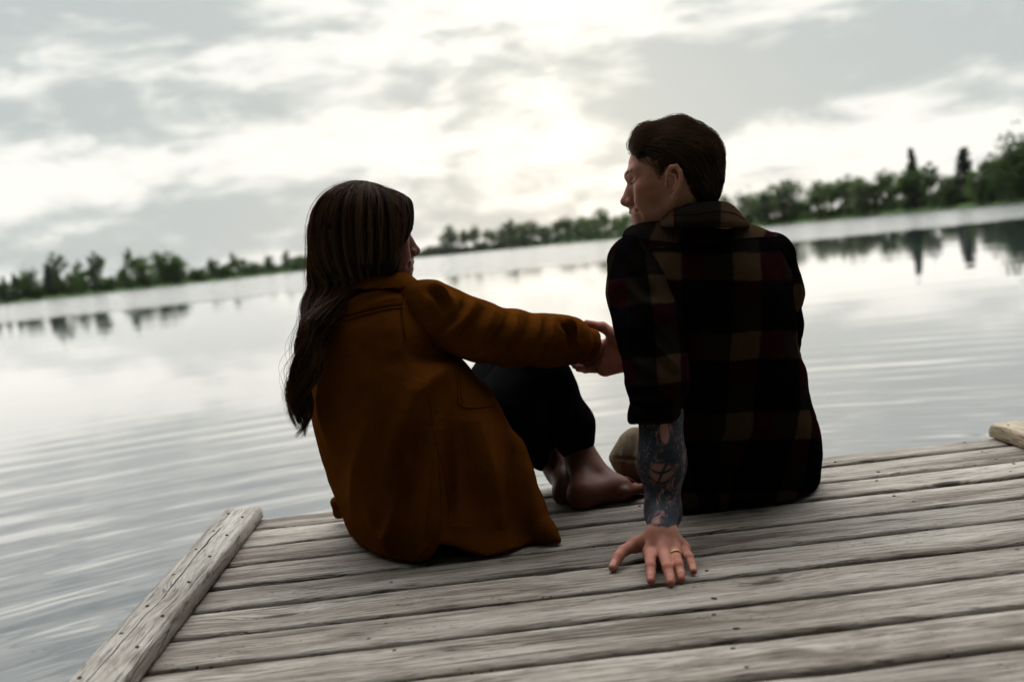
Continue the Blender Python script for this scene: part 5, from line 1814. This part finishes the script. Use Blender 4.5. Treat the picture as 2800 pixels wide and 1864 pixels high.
def cap_path(az, n, lift, part):
    """strand from the parting down over the hair cap at the given azimuth (head space)"""
    pts, nrm = [], []
    for k in range(n):
        s_ = k / (n - 1)
        az2 = az + (-1.15 - az) * s_ ** 1.2 if -1.15 < az < 0 else az
        d2 = np.array([math.cos(az2), math.sin(az2), 0.])
        if s_ < .62:
            pol = .06 + (s_ / .62) * 1.45
            org = np.array([-.010, 0, .040]) + part * (1 - s_ / .62)
            d_ = d2 * math.sin(pol) + np.array([0, 0, math.cos(pol)])
        else:
            org = np.array([-.012, 0, .035 - .145 * (s_ - .62) / .38])
            d_ = d2
        h = bvh_cap.ray_cast(Vector(Ow + Rw @ (org + d_ * .25)), Vector(Rw @ -d_))
        if h[0] is None:
            return None
        pts.append(np.array(h[0]) + np.array(h[1]) * lift)
    return pts

NP = 40
paths, shade = [], []
NST = 3400
for i in range(NST):
    az = rng.uniform(-math.pi, math.pi)
    hw_dir = Rw @ np.array([math.cos(az), math.sin(az), 0.]); hw_dir /= np.linalg.norm(hw_dir)
    if hw_dir @ F0 > .90 and az > 0 or -.28 < az < .9:
        continue
    lift = .0003 + .0040 * rng.random() ** 2
    head = cap_path(az, 18, lift, np.array([.02, rng.normal() * .012, 0]))
    if head is None:
        continue
    sidex = hw_dir @ R0 if az < -1.15 or az > 0 else .8
    xp, yp, dp = unproj(head[-1])
    clump = math.floor((az + math.pi) / .075)
    cw = (clump * 2.39) % 6.28
    wav = cw + rng.normal() * .35
    n2_ = NP - 18
    if sidex > -.05 + rng.normal() * .2:
        # the right half ends where the collar begins
        ye = 792 + rng.normal() * 10 - 22 * max(sidex, 0)
        e = head[-1]
        end_ = np.array(W(xp + rng.normal() * 9 - 6, max(ye, yp + 8), dp - .022))
        rest = [e + (end_ - e) * (k / n2_) + R0 * .004 * math.sin(wav + k * .45) * (k / n2_) for k in range(1, n2_ + 1)]
    else:
        lk = rng.integers(11)
        cw = (lk * 2.39) % 6.28
        wav = cw * 1.3 + rng.normal() * .22
        la = math.atan2(hw_dir @ F0, max(-1, min(1, (sidex + .5) * 1.9))) if lk < 2 else lk * 2 * math.pi / 9
        lr = .66 if lk % 4 else .25
        oa, orr = rng.uniform(0, 6.28), .40 * math.sqrt(rng.random())
        cxr = lr * math.cos(la) + orr * math.cos(oa); cyr = lr * math.sin(la) + orr * math.sin(oa)
        a = math.atan2(cyr, cxr); r_ = math.hypot(cxr, cyr)
        yend = (1195 - 16 * (lk % 5) - rng.random() * 40) if rng.random() < .7 else rng.uniform(940, 1150)
        ys = np.linspace(yp + 8, yend, n2_)
        rest = []
        for k, y in enumerate(ys):
            f = np.clip((y - 760) / 330, 0, 1)
            amp = .003 + .0145 * f
            ph = wav + (y - 700) * (.030 + .004 * math.sin(cw * 3))
            off = R0 * amp * math.sin(ph) + F0 * amp * .8 * math.cos(ph)
            rest.append(tail_pt(max(y, 690), a + .18 * math.sin(y * .011 + cw), r_ * (1 - .10 * f)) + off)
        rest = np.array(rest)
        gap_ = head[-1] - rest[0]
        w_ = np.clip(1 - np.arange(n2_) / 12., 0, 1)
        rest = rest + gap_ * (w_ * w_ * (3 - 2 * w_))[:, None]
        rest = list(rest)
    paths.append(head + rest)
    shade.append(np.clip(.28 + .26 * math.sin(clump * 1.7) + rng.normal() * .22, 0, 1))
# loose flyaway hairs round the outline
for i in range(600):
    s0 = rng.integers(len(paths))
    p = np.array(paths[s0])
    dirn = (R0 * rng.normal() * .6 - R0 * .25 + U0 * rng.normal() * .25) * (.003 + .024 * rng.random() ** 1.6)
    t_ = np.linspace(0, 1, NP)
    p = p + dirn * (t_[:, None] ** 1.3) + R0 * (.004 * np.sin(t_ * 9 + rng.uniform(0, 6)))[:, None] * t_[:, None]
    paths.append(list(p)); shade.append(.95)
for i in range(130):
    p = np.array(paths[rng.integers(NST // 3)])
    cen = Ow + Rw @ np.array([-.012, 0, .02])
    out_ = p - cen; out_ /= np.linalg.norm(out_, axis=1)[:, None]
    t_ = np.linspace(0, 1, NP)
    a_ = (.002 + .010 * rng.random() ** 2) * np.sin(np.clip(t_ * 1.6, 0, 1) * np.pi) + .006 * rng.normal() * t_ ** 2
    paths.append(list(p + out_ * a_[:, None])); shade.append(.55)
Pth = np.array(paths)
for _ in range(2):
    Pth[:, 1:-1] = (Pth[:, :-2] + 2 * Pth[:, 1:-1] + Pth[:, 2:]) / 4
taper = np.concatenate([np.linspace(.7, 1, 8), np.ones(NP - 20), np.linspace(1, .25, 12)])
rads = rng.uniform(.0003, .0006, len(Pth)); big = rng.random(len(Pth)) < .14; rads[big] = rng.uniform(.0010, .0019, big.sum()); rads[-730:] = np.where(rng.random(730) < .6, rng.uniform(.00026, .00042, 730), .0002)
sv, sq_ = tubes_arrays(Pth, rads[:, None] * taper[None], 3)
hair_parts.append((sv, sq_)); strand.append(np.repeat(np.array(shade), NP * 3))
hv, hq = joinmesh(hair_parts)
hair_w = meshobj('hair', hv, hq, m_hair_w, woman)
point_attr(hair_w, 'strand', np.concatenate(strand))
tag(hair_w, 'long wavy dark brown hair falling down the back')
